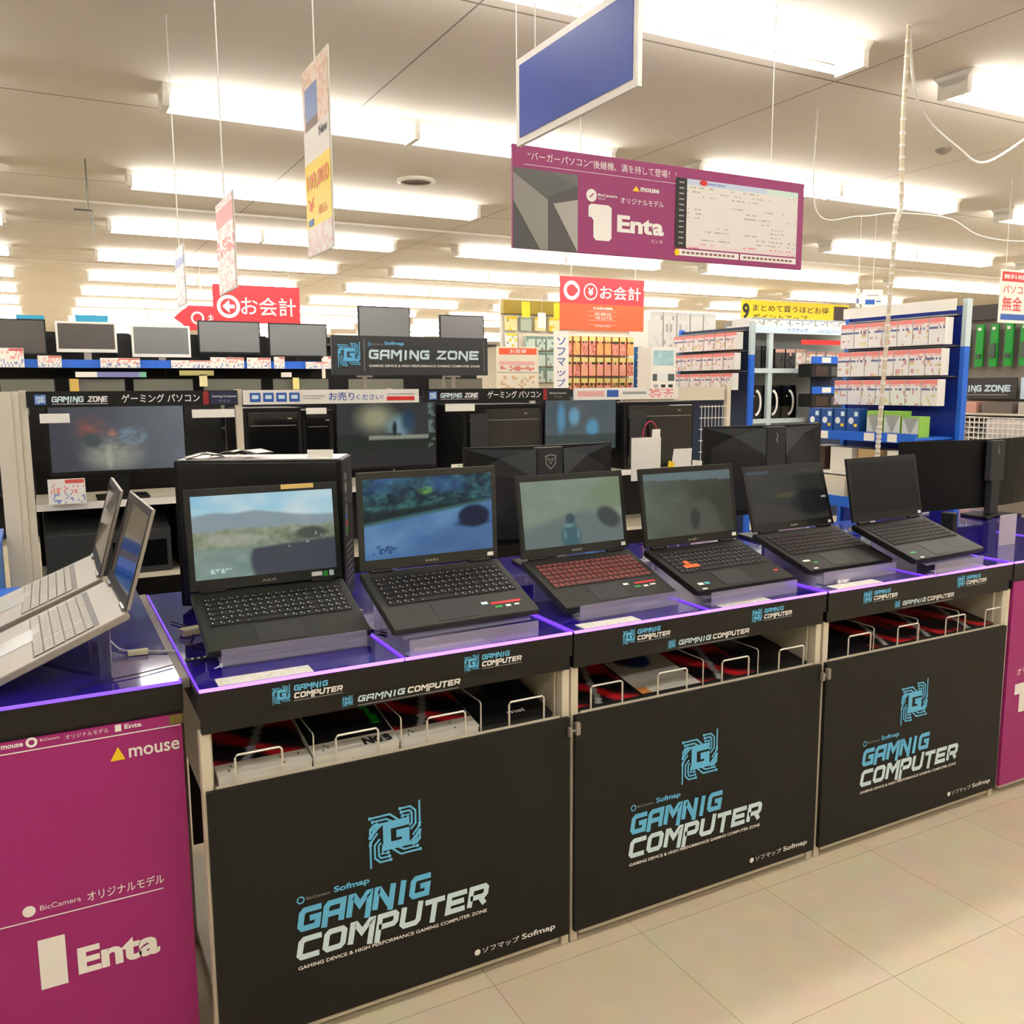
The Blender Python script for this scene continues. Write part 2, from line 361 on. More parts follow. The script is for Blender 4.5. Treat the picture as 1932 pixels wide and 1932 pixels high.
def counter(x0, x1, yf, label, kind, depth=.98, catalogue=True):
    t = thing('display_counter', label, 'display counter', (x0, yf, 0), 0, 'shop display counters in the front row'); W = x1-x0
    n = 2; tw = W/n
    for k in range(n):
        d = MB(); d.box(k*tw+.001, (k+1)*tw-.001, .003, depth, .845, .859, deckm); d.build('deck', t)
        l = MB(); l.box(k*tw+.002, (k+1)*tw-.002, -.004, .002, .8565, .8625, ledm if kind != 'left' else ledl); l.build('light_strip', t)
        for xx in (k*tw, (k+1)*tw-.004):
            MB().box(xx, xx+.004, .003, .02 if kind == 'left' else (.97 if xx == 0 and x0 < .3 else .44), .859, .8625, ledw).build('light_strip', t)
    b = MB().box(0, W, -.001, .02, .800, .8565, fascia); f = b.build('upper_fascia', t)
    b = MB().box(.004, W-.004, .006, .024, .763, .800, fascia); f2 = b.build('lower_fascia', t)
    MB().box(.004, W-.004, .022, depth-.02, .79, .845, blackm).build('deck_frame', t)
    pm = blackpanel if kind == 'black' else magenta
    top = .636 if kind == 'black' else .79
    fp = MB().box(.006, W-.006, 0, .012, .036, top, pm).build('front_panel', t)
    if kind == 'black':
        a = MB().at(T(0, -.0022, 0) @ FRONT)
        logo_small(a, .15, .806, .155); a.build('lettering', f); a = MB().at(T(0, -.0022, 0) @ FRONT); logo_small(a, .15+tw, .806, .155); a.build('lettering', f)
        a = MB().at(T(0, .0052, 0) @ FRONT); emblem(a, .305, .7705, .024, lightblue)
        a.tech('GAMNIG', .34, .776, .115, .0135, paleblue); a.tech('COMPUTER', .46, .776, .135, .0135, whitep); a.rect(.34, .767, .59, .7685, greyp); a.build('lettering', f2)
        a = MB().at(T(0, -.0014, 0) @ FRONT); emblem(a, .355, .378, .128, lightblue)
        a.ring(.192, .342, .0075, .003, lightblue); a.text('BicCamera', .205, .339, .055, .007, greyp); a.text('Sofmap', .268, .334, .085, .019, lightblue, .03)
        a.tech('GAMNIG', .182, .267, .325, .054, lightblue); a.tech('COMPUTER', .177, .199, .485, .052, paleblue)
        a.text('GAMING DEVICE & HIGH PERFORMANCE GAMING COMPUTER ZONE', .18, .174, .475, .009, whitep, .02)
        a.disc(.628, .072, .008, whitep); a.text('ソフマップ', .642, .064, .105, .016, whitep, .02); a.text('Sofmap', .755, .061, .1, .02, whitep, .02); a.build('lettering', fp)
        for xx in (.0, W-.022): MB().box(xx, xx+.022, .013, .043, .0, .763, beige).build('post', t, bevel=.002)
        for xx in (.0225, W-.0285): MB().box(xx, xx+.006, .043, .45, .55, .763, beige).build('side_panel', t)
        MB().box(.029, W-.029, .013, .45, .622, .630, beige).box(.029, W-.029, .0125, .0145, .618, .642, beige).build('shelf', t)
        MB().box(.029, W-.029, .45, .46, .3, .79, blackm).build('back_panel', t)
    MB().box(.03, W-.03, .016, depth-.1, .014, .034, beige).build('base_rail', t)
    for xx in (.10, W-.10):
        for yy in (.06, depth-.2):
            c = MB().prism([(.016*math.cos(a*PI/6)-.06, .0165+.016*math.sin(a*PI/6)) for a in range(12)], 'x', -.01, .01, blackp)
            c.box(-.014, -.0115, -.066, -.04, .012, .033, silverd).box(.0115, .014, -.066, -.04, .012, .033, silverd)
            c.build('caster', t, (xx, yy+.05, 0))
    for yy in (.5, depth-.05):
        for xx in (.0, W-.03): MB().box(xx, xx+.03, yy, yy+.03, .0, .79, beige).build('rear_post', t)
    return t, fp
LX0, LX1, LY = -1.02, .228, 1.93
XS = [(.247, 1.152), (1.157, 2.050), (2.060, 2.955)]
cl, clp = counter(LX0, LX1, LY, 'counter with magenta front board and violet deck at the left, under silver laptops', 'left', depth=1.0)
a = MB().at(T(-LX0, -.0014, 0) @ FRONT)
a.rect(-1.0, .765, .22, .7675, whitep); a.text('mouse', -.113, .777, .038, .008, whitep, .03); a.ring(-.06, .782, .008, .005, whitep)
a.text('BicCamera', -.045, .781, .035, .0055, whitep); a.text('オリジナルモデル', .0, .776, .08, .010, whitep); a.rect(.092, .774, .104, .789, whitep); a.text('Enta', .110, .777, .033, .010, whitep, .03)
a.poly([(.079, .712), (.108, .712), (.095, .741)], yellow); a.text('mouse', .115, .713, .1, .021, whitep, .015)
a.disc(-.09, .428, .012, whitep); a.text('BicCamera', -.07, .424, .075, .011, whitep); a.text('オリジナルモデル', .017, .418, .15, .022, whitep, .01); a.rect(-.2, .405, .165, .4075, whitep)
a.rect(-.08, .25, -.03, .36, whitep); a.text('Enta', -.01, .26, .16, .06, whitep, .04)
a.build('lettering', clp)
MB().box(-LX0+.198, -LX0+.2255, -.0025, 0, .770, .790, mat('olive_tape', '75682c', .5)).build('olive_sticker', clp)
counter(*XS[0], YF, 'black fronted counter next to the magenta one, its large panel reaching the lower left', 'black')
counter(*XS[1], YF, 'black fronted counter in the middle, with gaming lettering and white brochure on its shelf', 'black')
counter(*XS[2], YF, 'black fronted counter at right, the last one before the magenta board at the edge', 'black')
cr, crp = counter(2.965, 4.1, YF, 'counter with magenta front board cut by the right edge of the photo', 'right')
a = MB().at(T(0, -.0014, 0) @ FRONT); a.poly([(.055, .41), (.13, .41), (.13, .30), (.085, .30), (.085, .37), (.055, .37)], whitep)
a.text('Enta', .15, .31, .2, .07, whitep, .04); a.text('オリジナルモデル', .06, .44, .25, .03, whitep); a.build('lettering', crp)
tag(MB().box(.227, .247, 1.96, 2.85, .835, .857, mat('grey_strip', '8d8678', .45, noise=.1)).build('steel_joint_strip'), 'dull steel strip bridging the gap between the two leftmost counters', 'joint strip')
# clamp fittings between counters
for xx, lab in ((1.1545, 'small metal clamp at the post between the first two black counters'), (2.055, 'small metal clamp at the post between the last two black counters')):
    t = thing('clamp', lab, 'clamp', (xx, YF-.001, .60)); MB().box(-.016, -.006, -.01, 0, -.012, .012, silver).box(.004, .016, -.012, 0, -.01, .022, silver).build('bracket', t); MB().tube([(-.014, -.006, .002), (.014, -.006, .002)], .003, silverd).build('bolt', t)

# brochures and wire book ends on the counter shelves
SH = .631
def cov_red(u, v):
    s = math.sin(9*(u*.8+v*1.1)+3*vn(u, v, 3, 5)); c = (18, 16, 18)
    c = mix(c, (186, 26, 32), max(0, s-.1)*1.3); c = mix(c, (150, 150, 150), 1 if abs(u-v*.5-.34) < .045 else 0); return c
def cov_black(u, v): return mix((16, 16, 18), (120, 122, 118), .8*blob(u, v, .25, .75, .3, .25)+.5*blob(u, v, .75, .85, .25, .1))
def cov_dark(u, v): return mix(mix((20, 20, 22), (60, 20, 18), blob(u, v, .6, .6, .4, .3)), (40, 190, 60), 1 if abs(u-.93+.15*v) < .035 and v > .2 else 0)
def cov_white(u, v):
    c = (196, 192, 182); c = mix(c, (24, 50, 120), blob(u, v, .48, .66, .28, .2, .2)); c = mix(c, (60, 30, 40), blob(u, v, .28, .68, .16, .14, .4)); return mix(c, (190, 120, 60), 1 if u < .16 and v < .12 else 0)
def strip_txt(base=(214, 210, 198), ink=(60, 60, 60), s=0):
    return lambda u, v: mix(base, ink, 1 if vn(u, v*.3, 60, s) > .72 and .2 < v < .85 else 0)
def brochure(x, y, rz, h, cover, foot, label, lean=.16, art=None):
    t = thing('brochure_stack', label, 'brochures', (x, y, SH), rz, 'brochures on the counter shelves', rx=lean)
    MB().box(0, .202, 0, .285, 0.0005, h-.002, paper if foot else darkgrey).build('pages', t, bevel=.001)
    c = MB(); c.box(-.001, .203, -.001, .286, h-.002, h-.0005, blackt if not foot else paper)
    c.pic(0, .05 if foot else 0, .202, .285, 22, 28, cover, z=h)
    if foot: c.pic(0, .0, .202, .05, 60, 6, strip_txt(), z=h, raw=True)
    c.build('cover', t)
    if art: a = MB().at(T(0, 0, h+.0006)); art(a); a.build('lettering', t)
    return t
def art_ngb(a): a.text('NGB', .12, .008, .07, .03, blackt, .06); a.rect(.165, .012, .175, .04, whitep)
def art_orange(a): a.text('CRYING', .05, .16, .1, .022, orangem)
yb = YF+.030
brochure(.283, yb+.002, .0, .022, cov_red, True, 'red and black brochures with white foot strip, leftmost stack of all')
brochure(.491, yb+.002, .0, .026, cov_dark, True, 'dark brochures with bold NGB letters on their white foot strip', art=art_ngb)
brochure(.699, yb+.002, .0, .022, cov_red, True, 'red brochures with white foot strip just right of the NGB stack')
brochure(.907, yb+.002, -.01, .018, cov_black, False, 'black and grey brochures beside the post between the first two counters', art=lambda a: a.text('msi', .09, .03, .05, .016, whitep, .03))
brochure(1.188, yb+.002, -.005, .014, cov_red, False, 'dark red brochures at the left end of the middle counter shelf')
brochure(1.396, yb+.002, -.01, .016, cov_white, False, 'whitish brochure with a blue ball picture on the middle counter shelf')
brochure(1.604, yb+.002, -.005, .014, cov_red, False, 'red streaked brochures right of the white one on the middle counter')
brochure(1.811, yb+.002, .0, .012, cov_black, False, 'black brochures at the right end of the middle counter shelf')
brochure(2.092, yb+.002, -.005, .010, cov_black, False, 'black brochures at the left end of the right counter shelf')
brochure(2.300, yb+.002, -.005, .012, cov_red, False, 'red brochures second from the left on the right counter shelf')
brochure(2.508, yb+.002, -.005, .012, cov_red, False, 'red brochures third from the left on the right counter shelf')
brochure(2.716, yb+.002, .0, .012, cov_red, False, 'red brochures beside the magenta board on the right counter shelf')
def make_bookend(w=.1):
    t = thing('wire_book_end', 'x', 'book end', group='wire book ends')
    r = .006; P = [(0, 0, 0), (0, 0, .062), (r*.5, 0, .066), (r, 0, .068), (w-r, 0, .068), (w-r*.5, 0, .066), (w, 0, .062), (w, 0, 0)]
    MB().tube(P, .0026, wire).build('wire_loop', t)
    MB().tube([(0, -.002, .002), (0, .007, .002)], .0018, wire).tube([(w, -.002, .002), (w, .007, .002)], .0018, wire).build('foot', t); return t
be = make_bookend()
bx = [(.317, 'left brochures'), (.538, 'NGB brochures'), (.76, 'third brochure stack'), (.98, 'black and grey brochures'), (1.222, 'stack at left end of the middle shelf'),
      (1.44, 'white brochure'), (1.667, 'red streaked brochures'), (1.886, 'black stack on the middle shelf'), (2.178, 'left black stack of the right counter'),
      (2.405, 'second stack of the right counter'), (2.643, 'third stack of the right counter'), (2.852, 'last stack by the magenta board')]
for i, (x, l) in enumerate(bx):
    o = be if i == 0 else dup(be, (0, 0, 0)); o.location = (x, YF+.0195, .6325); o['label'] = 'chrome wire book end in front of the '+l
dv = thing('wire_divider', 'x', 'divider', group='wire shelf dividers'); MB().tube([(0, 0, 0), (0, 0, .075), (0, .006, .08), (0, .3, .08)], .0018, wire).build('wire', dv)
for i, (x, l) in enumerate([(.4885, 'between the left brochures and the NGB stack'), (.6965, 'right of the NGB stack'), (.9045, 'left of the black and grey brochures'), (1.6025, 'right of the white brochure'), (1.8085, 'near the right end of the middle shelf'),
      (2.2985, 'left of the first red stack on the right counter'), (2.5065, 'in the middle of the right counter shelf'), (2.7145, 'third on the right counter shelf')]):
    o = dv if i == 0 else dup(dv, (0, 0, 0)); o.location = (x, YF+.025, .6325); o['label'] = 'thin upright divider wire '+l

# ================================================================== LAPTOPS
DZ = .8592
def st_(a, b, x): t = max(0, min(1, (x-a)/(b-a))); return t*t*(3-2*t)
def scr1(u, v):
    n = fb(u, v, 9, 3); n2 = fb(u, v, 26, 5); c = mix((128, 184, 208), (190, 208, 212), fb(u, v, 4, 9)*1.4-.2)
    hz = .72+.05*math.sin(u*4+.4)+.03*vn(u, 0, 7, 1); c = mix(c, mix((140, 150, 158), (124, 144, 150), n), 1-st_(hz-.02, hz+.02, v))
    g = .56+.03*vn(u, 0, 9, 2); c = mix(c, mix((148, 154, 134), (104, 118, 92), n2*1.5-.3), 1-st_(g-.03, g+.03, v))
    c = mix(c, mix((132, 150, 140), (104, 126, 120), n), 1-st_(.28, .42, v)); c = mix(c, (158, 160, 146), .6*blob(u, v, .27, .45, .24, .09))
    c = mix(c, (88, 98, 84), .7*st_(.45, .7, u)*(1-st_(.40, .55, v))*n2*1.6)
    c = mix(c, (62, 66, 74), st_(.38, .43, u-.30*(v-.0)+.10*math.sin(v*5))*(1-st_(.27+.10*u, .31+.10*u, v)))
    c = mix(c, (60, 66, 62), .8*blob(u, v, .83, .47, .14, .09)); c = mix(c, (190, 200, 196), .7 if vn(u, v, 50, 7) > .93 and u > .55 and .22 < v < .5 else 0)
    if .06 < v < .12 and .10 < u < .25 and vn(u, v, 60, 4) > .5: c = mix(c, (206, 232, 236), .7)
    return c
def scr2(u, v):
    n = fb(u, v, 14, 2); n2 = fb(u, v, 30, 6); c = mix((14, 32, 44), (70, 130, 120), n*1.2+n2*.8-.75)
    c = mix(c, (56, 94, 156), .7*st_(.72, .86, v)*vn(u, v, 7, 5)); c = mix(c, (96, 150, 62), .8*blob(u, v, .47, .82, .07, .06)*n2*1.5)
    c = mix(c, mix((10, 22, 30), (26, 46, 44), n), 1-st_(.56+.10*u, .60+.10*u, v))
    c = mix(c, (52, 92, 92), 1-st_(.44+.22*u, .47+.22*u, v)); c = mix(c, mix((62, 100, 146), (98, 136, 174), fb(u, v, 5, 8)), 1-st_(.40+.22*u, .43+.22*u, v))
    c = mix(c, (50, 78, 124), .5*st_(.1, .5, u-v)); c = mix(c, (10, 24, 52), blob(u, v, .85, .45, .14, .16, .22)); c = mix(c, (10, 22, 44), .6*blob(u, v, .84, .36, .17, .05, .4))
    if .07 < v < .17 and .05 < u < .24 and vn(u, v, 60, 4) > .5: c = mix(c, (20, 46, 98), .7)
    return c
def scr3(u, v):
    n = fb(u, v, 5, 12); c = mix((128, 140, 126), (106, 122, 104), n); c = mix(c, (96, 108, 106), 1-st_(.42-abs(u-.6)*.35, .60-abs(u-.6)*.35, v))
    c = mix(c, (110, 124, 94), .7*blob(u, v, .95, .75, .3, .3)); c = mix(c, (58, 90, 96), blob(u, v, .46, .12, .12, .26, .4)); c = mix(c, (48, 72, 78), .9*blob(u, v, .46, .40, .06, .10, .4)); c = mix(c, (110, 146, 146), .7*blob(u, v, .44, .30, .07, .04, .6)); c = mix(c, (104, 138, 140), .7*blob(u, v, .40, .16, .02, .10, .6)+.7*blob(u, v, .53, .16, .02, .10, .6)); c = mix(c, (58, 66, 62), blob(u, v, .85+.25*(.4-v), .38, .13, .2, .35)); return c
def scr4(u, v):
    n = fb(u, v, 5, 22); c = mix((92, 102, 92), (48, 51, 42), u*.9+n*.5-.1); c = mix(c, (80, 79, 70), .7*(1-st_(.0, .1, abs(u-.56)-.1-.3*(.6-v)))*(1-st_(.45, .6, v)))
    c = mix(c, (50, 50, 48), blob(u, v, .55, .25, .07, .2, .4)); c = mix(c, (96, 116, 120), .8 if v > .9-.05*u else 0); return c
def scr5(u, v):
    n = fb(u, v, 5, 32); c = mix((24, 27, 25), (42, 43, 33), n); c = mix(c, (48, 66, 84), .8 if v > .93 and u < .3 else 0); c = mix(c, (70, 70, 40), .7*blob(u, v, .55, .5, .3, .06))
    c = mix(c, (46, 44, 40), .7*(1-st_(.36-.3*u, .44-.3*u, v))); c = mix(c, (18, 20, 22), blob(u, v, .8, .35, .32, .3, .3)); return mix(c, (150, 160, 160), 1 if abs(v-.42) < .02 and u > .93 else 0)
def scr6(u, v): return mix((7, 7, 10), (19, 20, 17), .7*fb(u, v, 4, 42))
def scr_off(u, v): return (4, 4, 5)

def laptop(name_label, X, Y, yaw, z0, tl, W, D, a, H, body=blackp, keym=blackm, legend=whitep, screen=None, bez=.014, trim=None, brand=None, stickers=(), touch=True, group='open gaming laptops along the counter', nx=100, ny=56, kb=(.40, .90), th=.021, glossy=False, palm=None):
    z0 = max(z0, .876)
    t = thing('laptop', name_label, 'laptop', (X, Y, z0), yaw, group, rx=tl)
    MB().prism([(-.004+.004, -th+.006), (.012, -th), (D, -th), (D+.006, -th+.004), (D+.006, -.003), (D, 0), (.002, 0)], 'x', -W/2, W/2, body).build('base', t, bevel=.0025)
    kx0, kx1, ky0, ky1 = -W/2+.022, W/2-.02, D*kb[0], D*kb[1]
    MB().box(kx0-.004, kx1+.004, ky0-.004, ky1+.004, .0001, .0006, blackm if body is not silver else mat('key_gap', '55514c', .5)).build('keyboard_well', t)
    k = MB(); nr = 6; nc = 18; kw = (kx1-kx0)/nc; kh = (ky1-ky0)/nr
    for r in range(nr):
        c = 0.
        while c < nc-.01:
            w = 1.
            if r == 0 and abs(c-4) < .1: w = 5.
            elif c == 0: w = 1.5 if 0 < r < 5 else 1.
            elif 12.4 < c < 13.6 and r < 5: w = min(1.6, 14-c) if c < 14 else 1
            w = min(w, nc-c); hh = kh*(.62 if r == 5 else .84)
            xx = kx0+c*kw; yy = ky0+r*kh
            k.box(xx+kw*.07, xx+w*kw-kw*.07, yy, yy+hh, .0006, .0026, keym)
            if legend: k.rect(xx+kw*.24, yy+hh*.5, xx+kw*(.40 if w < 2 else .24), yy+hh*.74, legend, .0028)
            if legend and (r*7+int(c)) % 3: k.rect(xx+kw*.58, yy+hh*.24, xx+kw*.70, yy+hh*.38, legend, .0028)
            c += w
    k.build('keyboard', t)
    if touch:
        tp = MB().box(-.075, .035, .012, D*.35, .0001, .0009, palm or (darkgrey if body is not silver else silverd)); tp.rect(-.075, .0125+.012, .035, .0135+.012, blackm, .0011); tp.build('touchpad', t)
    hg = MB(); 
    for sx in (-1, 1): hg.tube([(sx*W*.36-.03, D+.002, .001), (sx*W*.36+.03, D+.002, .001)], .006, blackp if body is not silver else silverd, 10)
    hg.build('hinge', t)
    # lid: local frame x right, y up the lid, z out of the screen
    la = a-tl
    L = T(0, D+.002, .001) @ Matrix.Rotation(la, 4, 'X')
    l = MB().at(L); l.box(-W/2, W/2, .004, H, -.008, 0, body); lid = l.build('lid', t, bevel=.002)
    f = MB().at(L); b = bez; bb = .03
    bm_ = body if body is not silver else blackp
    f.box(-W/2+.001, W/2-.001, .004, bb, 0, .0012, bm_).box(-W/2+.001, W/2-.001, H-b*1.3, H-.001, 0, .0012, bm_).box(-W/2+.001, -W/2+b, bb, H-b*1.3, 0, .0012, bm_).box(W/2-b, W/2-.001, bb, H-b*1.3, 0, .0012, bm_)
    f.box(-.003, .003, H-.011, H-.007, .0012, .0016, darkgrey); f.build('bezel', lid)
    s = MB().at(L)
    s.pic(-W/2+b, bb, W/2-b, H-b*1.3, nx, ny, screen or scr_off, screenm, z=.0005) if not glossy else s.rect(-W/2+b, bb, W/2-b, H-b*1.3, blackg, .0005)
    s.build('screen', lid)
    if brand: q = MB().at(L @ T(0, 0, .0016)); q.text(brand, -.018, .012, .036, .006, silver, .02); q.build('brand_mark', lid)
    if stickers:
        for (sx, sy, sw, sh, mm, onlid) in stickers:
            q = MB().at(L @ T(0, 0, .0018)) if onlid else MB().at(T(0, 0, .0008)); q.rect(sx, sy, sx+sw, sy+sh, mm); q.build('sticker', lid if onlid else t)
    if trim: q = MB(); q.rect(-W/2+.01, .0, W/2-.01, .003, trim, .0004); q.build('trim', t)
    return t
def stand(label, X, Y, yaw, z0, tl, W, D, th=.021):
    z0 = max(z0, .884)
    t = thing('laptop_riser', label, 'laptop stand', (X, Y, DZ), yaw, 'clear acrylic laptop risers'); w = W*(.345 if X > 2.6 else .44)
    h0 = z0-DZ-(th+.0005)*math.cos(tl)-.0015; y0 = th*math.sin(tl); e = .003; dx, dz = math.cos(tl), math.sin(tl); Lp = D*.86
    P = lambda s_, n_: (y0+s_*dx-n_*dz, h0+s_*dz+n_*dx)
    MB().prism([P(-.004, -e), P(Lp, -e), P(Lp, 0), P(-.004, 0)], 'x', -w, w, acryl).build('top_plate', t)
    yq, zq = P(Lp, -e); MB().box(-w, w, yq-.003, yq, .0005, zq-.002, acryl).build('rear_leg', t)
    MB().box(-w, w, -.030, -.026, .0005, .040, acryl).box(-w, w, -.026, y0-.006, .0005, .0035, acryl).build('front_lip', t)
    return t
Yc = lambda i: (XS[i//2][0]+(XS[i//2][1]-XS[i//2][0])*(.25+.5*(i % 2)))
LP = [(0.490, 2.016, .0, .889, .36, .385, .245, 1.455, .256), (.888, 1.885, .03, .919, .40, .394, .240, 1.535, .253), (1.399, 1.968, .04, .889, .37, .384, .247, 1.406, .244),
      (1.804, 1.914, .034, .9, .321, .385, .255, 1.407, .247), (2.289, 1.953, .022, .902, .311, .388, .263, 1.266, .229), (2.668, 1.875, .07, .914, .335, .394, .257, 1.38, .228)]
red_k = mat('red_legend', 'd04038', .5, emit='c03028', es=.35); warm_k = mat('warm_legend', 'c9b9a8', .5); dim_k = mat('dim_legend', '8d8a7c', .5); pale_k = mat('pale_legend', 'd0d4cc', .5)
pl1 = mat('gunmetal', '30312d', .5, noise=.08, nscale=20, spec=.3); pl2 = mat('warm_black', '1d1c19', .5, noise=.08, nscale=20, spec=.3); pl3 = mat('grey_black', '262824', .5, noise=.08, nscale=20, spec=.3)
R = redp
spec = [
 dict(label='black laptop showing a hazy racing landscape, first of the black laptops from the left', body=pl3, legend=pale_k, screen=scr1, brand='ASUS', stickers=((.11, .012, .028, .011, whitep, 1), (.141, .010, .012, .013, greenm, 1), (.157, .010, .012, .014, paleblue, 1), (.045, .244, .085, .012, mat('sticker_yellow', 'd8b870', .5), 1))),
 dict(label='black laptop showing a blue road and dark car, second of the black laptops', body=pl1, legend=warm_k, screen=scr2, brand='MSI', touch=True, stickers=((.165, .010, .018, .010, whitep, 1), (.08, .045, .085, .009, R, 0), (.055, .05, .018, .010, paleblue, 0), (.085, .030, .02, .008, greenm, 0), (.115, .030, .014, .008, whitep, 0), (.14, .032, .014, .006, whitep, 0))),
 dict(label='laptop with glowing red keys and a grey green racing picture', body=pl3, keym=mat('dark_red_key', '5a2a26', .5), legend=red_k, screen=scr3, brand='MSI', stickers=((.165, .012, .016, .011, whitep, 1), (.085, .065, .075, .008, R, 0), (.045, .066, .018, .009, whitep, 0), (.075, .048, .02, .008, greenm, 0), (.105, .046, .016, .008, whitep, 0), (.13, .05, .02, .006, whitep, 0))),
 dict(label='laptop with orange keys and an olive grey picture, fourth from the left', body=pl2, legend=dim_k, screen=scr4, brand='HP', stickers=((.165, .012, .018, .011, whitep, 1), (-.165, .03, .02, .012, whitep, 0), (-.14, .03, .018, .012, mat('cyan_sticker', '4fb0b8', .5), 0), (-.17, .006, .018, .007, whitep, 0), (.15, .045, .018, .009, R, 0))),
 dict(label='black laptop with dim reddish keys and a dark picture, fifth from the left', body=pl2, legend=mat('dim_red_legend', '8a3a30', .5), screen=scr5, brand='acer', palm=pl1, stickers=((.165, .010, .016, .010, whitep, 1), (-.17, .055, .03, .01, whitep, 0), (-.14, .04, .02, .008, greenm, 0), (-.17, .008, .018, .007, whitep, 0))),
 dict(label='black laptop with an almost black screen, rightmost of the row', body=blackp, legend=mat('dim_brown_legend', '6a4a38', .5), screen=scr6, stickers=((.17, .010, .018, .010, whitep, 1), (-.17, .04, .03, .009, greenm, 0), (-.16, .008, .018, .007, whitep, 0)))]
where = ['showing the hazy racing landscape', 'showing the blue road', 'with the glowing red keys', 'with the orange keys', 'fifth from the left', 'at the right end']
for i, (q, s) in enumerate(zip(LP, spec)):
    lab = s.pop('label'); t = laptop(lab, *q, **s)
    stand('clear acrylic riser holding up the laptop '+where[i], q[0], q[1], q[2], q[3], q[4], q[5], q[6])
    if i == 3:
        o = MB(); W, D = q[5], q[6]
        kw = (W-.042)/18; kh = D*.5/6
        for cx, r in ((2.5, 2), (1.7, 1), (2.7, 1), (3.7, 1)): o.box(-W/2+.022+cx*kw, -W/2+.022+(cx+.9)*kw, D*.4+r*kh, D*.4+(r+.84)*kh, .0027, .0034, mat('orange_key', 'e8602c', .5, emit='e85a20', es=.4))
        o.build('arrow_keys', t)
# silver laptops on the left counter, opened towards the left
LS = [(-.138, 2.198, -1.543, .890, .402, .39, .287, 1.28, .228), (-.160, 2.622, -1.58, .890, .395, .388, .287, 1.293, .23)]
for q, lab in zip(LS, ('silver laptop nearest the viewer on the left counter, turned sideways', 'silver laptop behind the near one on the left counter, turned sideways')):
    laptop(lab, *q, body=silver, keym=silver, kb=(.34, .80), th=.0165, legend=mat('grey_legend', '77736c', .5), glossy=True, group='silver laptops on the left counter')
    stand('clear acrylic riser under the '+lab.split(' on the')[0], q[0], q[1], q[2], q[3], q[4], q[5], q[6], .0165)
# mirror-like rear strip of silver lids is part of the lids; cards on the deck
def card_fn(s): return lambda u, v: mix((232, 230, 222), (176, 168, 120), .6 if (hsh(int(u*40), int(v*7), s+9) > .7 and int(v*9) % 2) else 0)
cards = [((400, 1275), (575, 1250), .05), ((775, 1222), (905, 1203), .05), ((1085, 1180), (1190, 1163), .045), ((1342, 1140), (1440, 1128), .04), ((1560, 1107), (1645, 1094), .045), ((1745, 1076), (1835, 1064), .04)]
for i, (p0, p1, d) in enumerate(cards):
    a = atZ(*p0, DZ); b = atZ(*p1, DZ); wd = b.x-a.x
    t = thing('price_card', 'white price card on the deck before the laptop '+where[i], 'price card', (a.x, YF+.012, DZ+.0005), 0, 'price cards on the deck')
    MB().box(0, wd, 0, d, 0, .0015, paper).pic(.003, .003, wd-.003, d-.003, 44, 9, card_fn(i), z=.0018, raw=True).build('card', t)

# cords, plugs and small tags on the deck
def cord(label, pts, r=.002, mt=blackp, cat='cable', name='power_cable', n=8):
    P = [Vector(p) for p in pts]; out = []
    for i in range(len(P)-1):
        p0 = P[max(i-1, 0)]; p1 = P[i]; p2 = P[i+1]; p3 = P[min(i+2, len(P)-1)]
        for k in range(n):
            t = k/n; out.append(.5*((2*p1)+(p2-p0)*t+(2*p0-5*p1+4*p2-p3)*t*t+(3*p1-p0-3*p2+p3)*t**3))
    out.append(P[-1]); o = MB().tube(out, r, mt).build(name, smooth=True); return tag(o, label, cat)
z = DZ+.004
cord('black cord looping on the deck left of the first black laptop', [(.27, 2.45, z), (.31, 2.33, z), (.285, 2.2, z), (.32, 2.12, z), (.27, 2.02, z)])
cord('thin black cord crossing the left counter deck', [(.225, 2.05, z), (.15, 2.02, z), (.06, 2.0, z), (.02, 1.96, z)], .0012)
cord('white security cord running from the near silver laptop over the left deck', [(.11, 2.32, z+.01), (.13, 2.24, z), (.17, 2.20, z), (.245, 2.16, z)], .002, white)
cord('black cord behind the first black laptop by the tower', [(.70, 2.30, z), (.72, 2.22, z), (.70, 2.15, z), (.735, 2.06, z)], .003)
cord('black cord between the second and the third laptop', [(1.13, 2.35, z), (1.15, 2.25, z), (1.12, 2.15, z), (1.165, 2.08, z)], .003)
cord('black cord between the third and the fourth laptop', [(1.60, 2.4, z), (1.61, 2.3, z), (1.60, 2.2, z), (1.615, 2.08, z)], .003)
cord('black cord between the fourth and the fifth laptop', [(2.05, 2.4, z), (2.03, 2.28, z), (2.06, 2.2, z), (2.04, 2.1, z)], .003)
cord('black cord between the last two laptops', [(2.49, 2.4, z), (2.47, 2.3, z), (2.49, 2.2, z), (2.475, 2.1, z)], .003)
def block(name, label, cat, x, y, rz, sx, sy, sz, mt, zz=None, extra=None):
    t = thing(name, label, cat, (x, y, DZ if zz is None else zz), rz); MB().box(-sx/2, sx/2, -sy/2, sy/2, .0005, sz, mt).build('body', t, bevel=min(sx, sy, sz)*.15)
    if extra: extra(t)
    return t
def cont(n, pitch, sx):
    def f(t):
        for k in range(n): MB().box(-sx/2+.004+k*pitch, -sx/2+.009+k*pitch, -.004, .004, .0, .012, silver).build('contact', t)
    return f
block('plug_adapter', 'cream cable joiner lying on the deck by the near silver laptop', 'adapter', .165, 2.185, -.1, .045, .02, .012, mat('cream_plastic', 'd8d3ae', .5))
block('plug_adapter', 'pale adapter behind the lid of the first black laptop on the left side', 'adapter', .30, 2.30, .3, .05, .03, .02, mat('cream_plastic'))
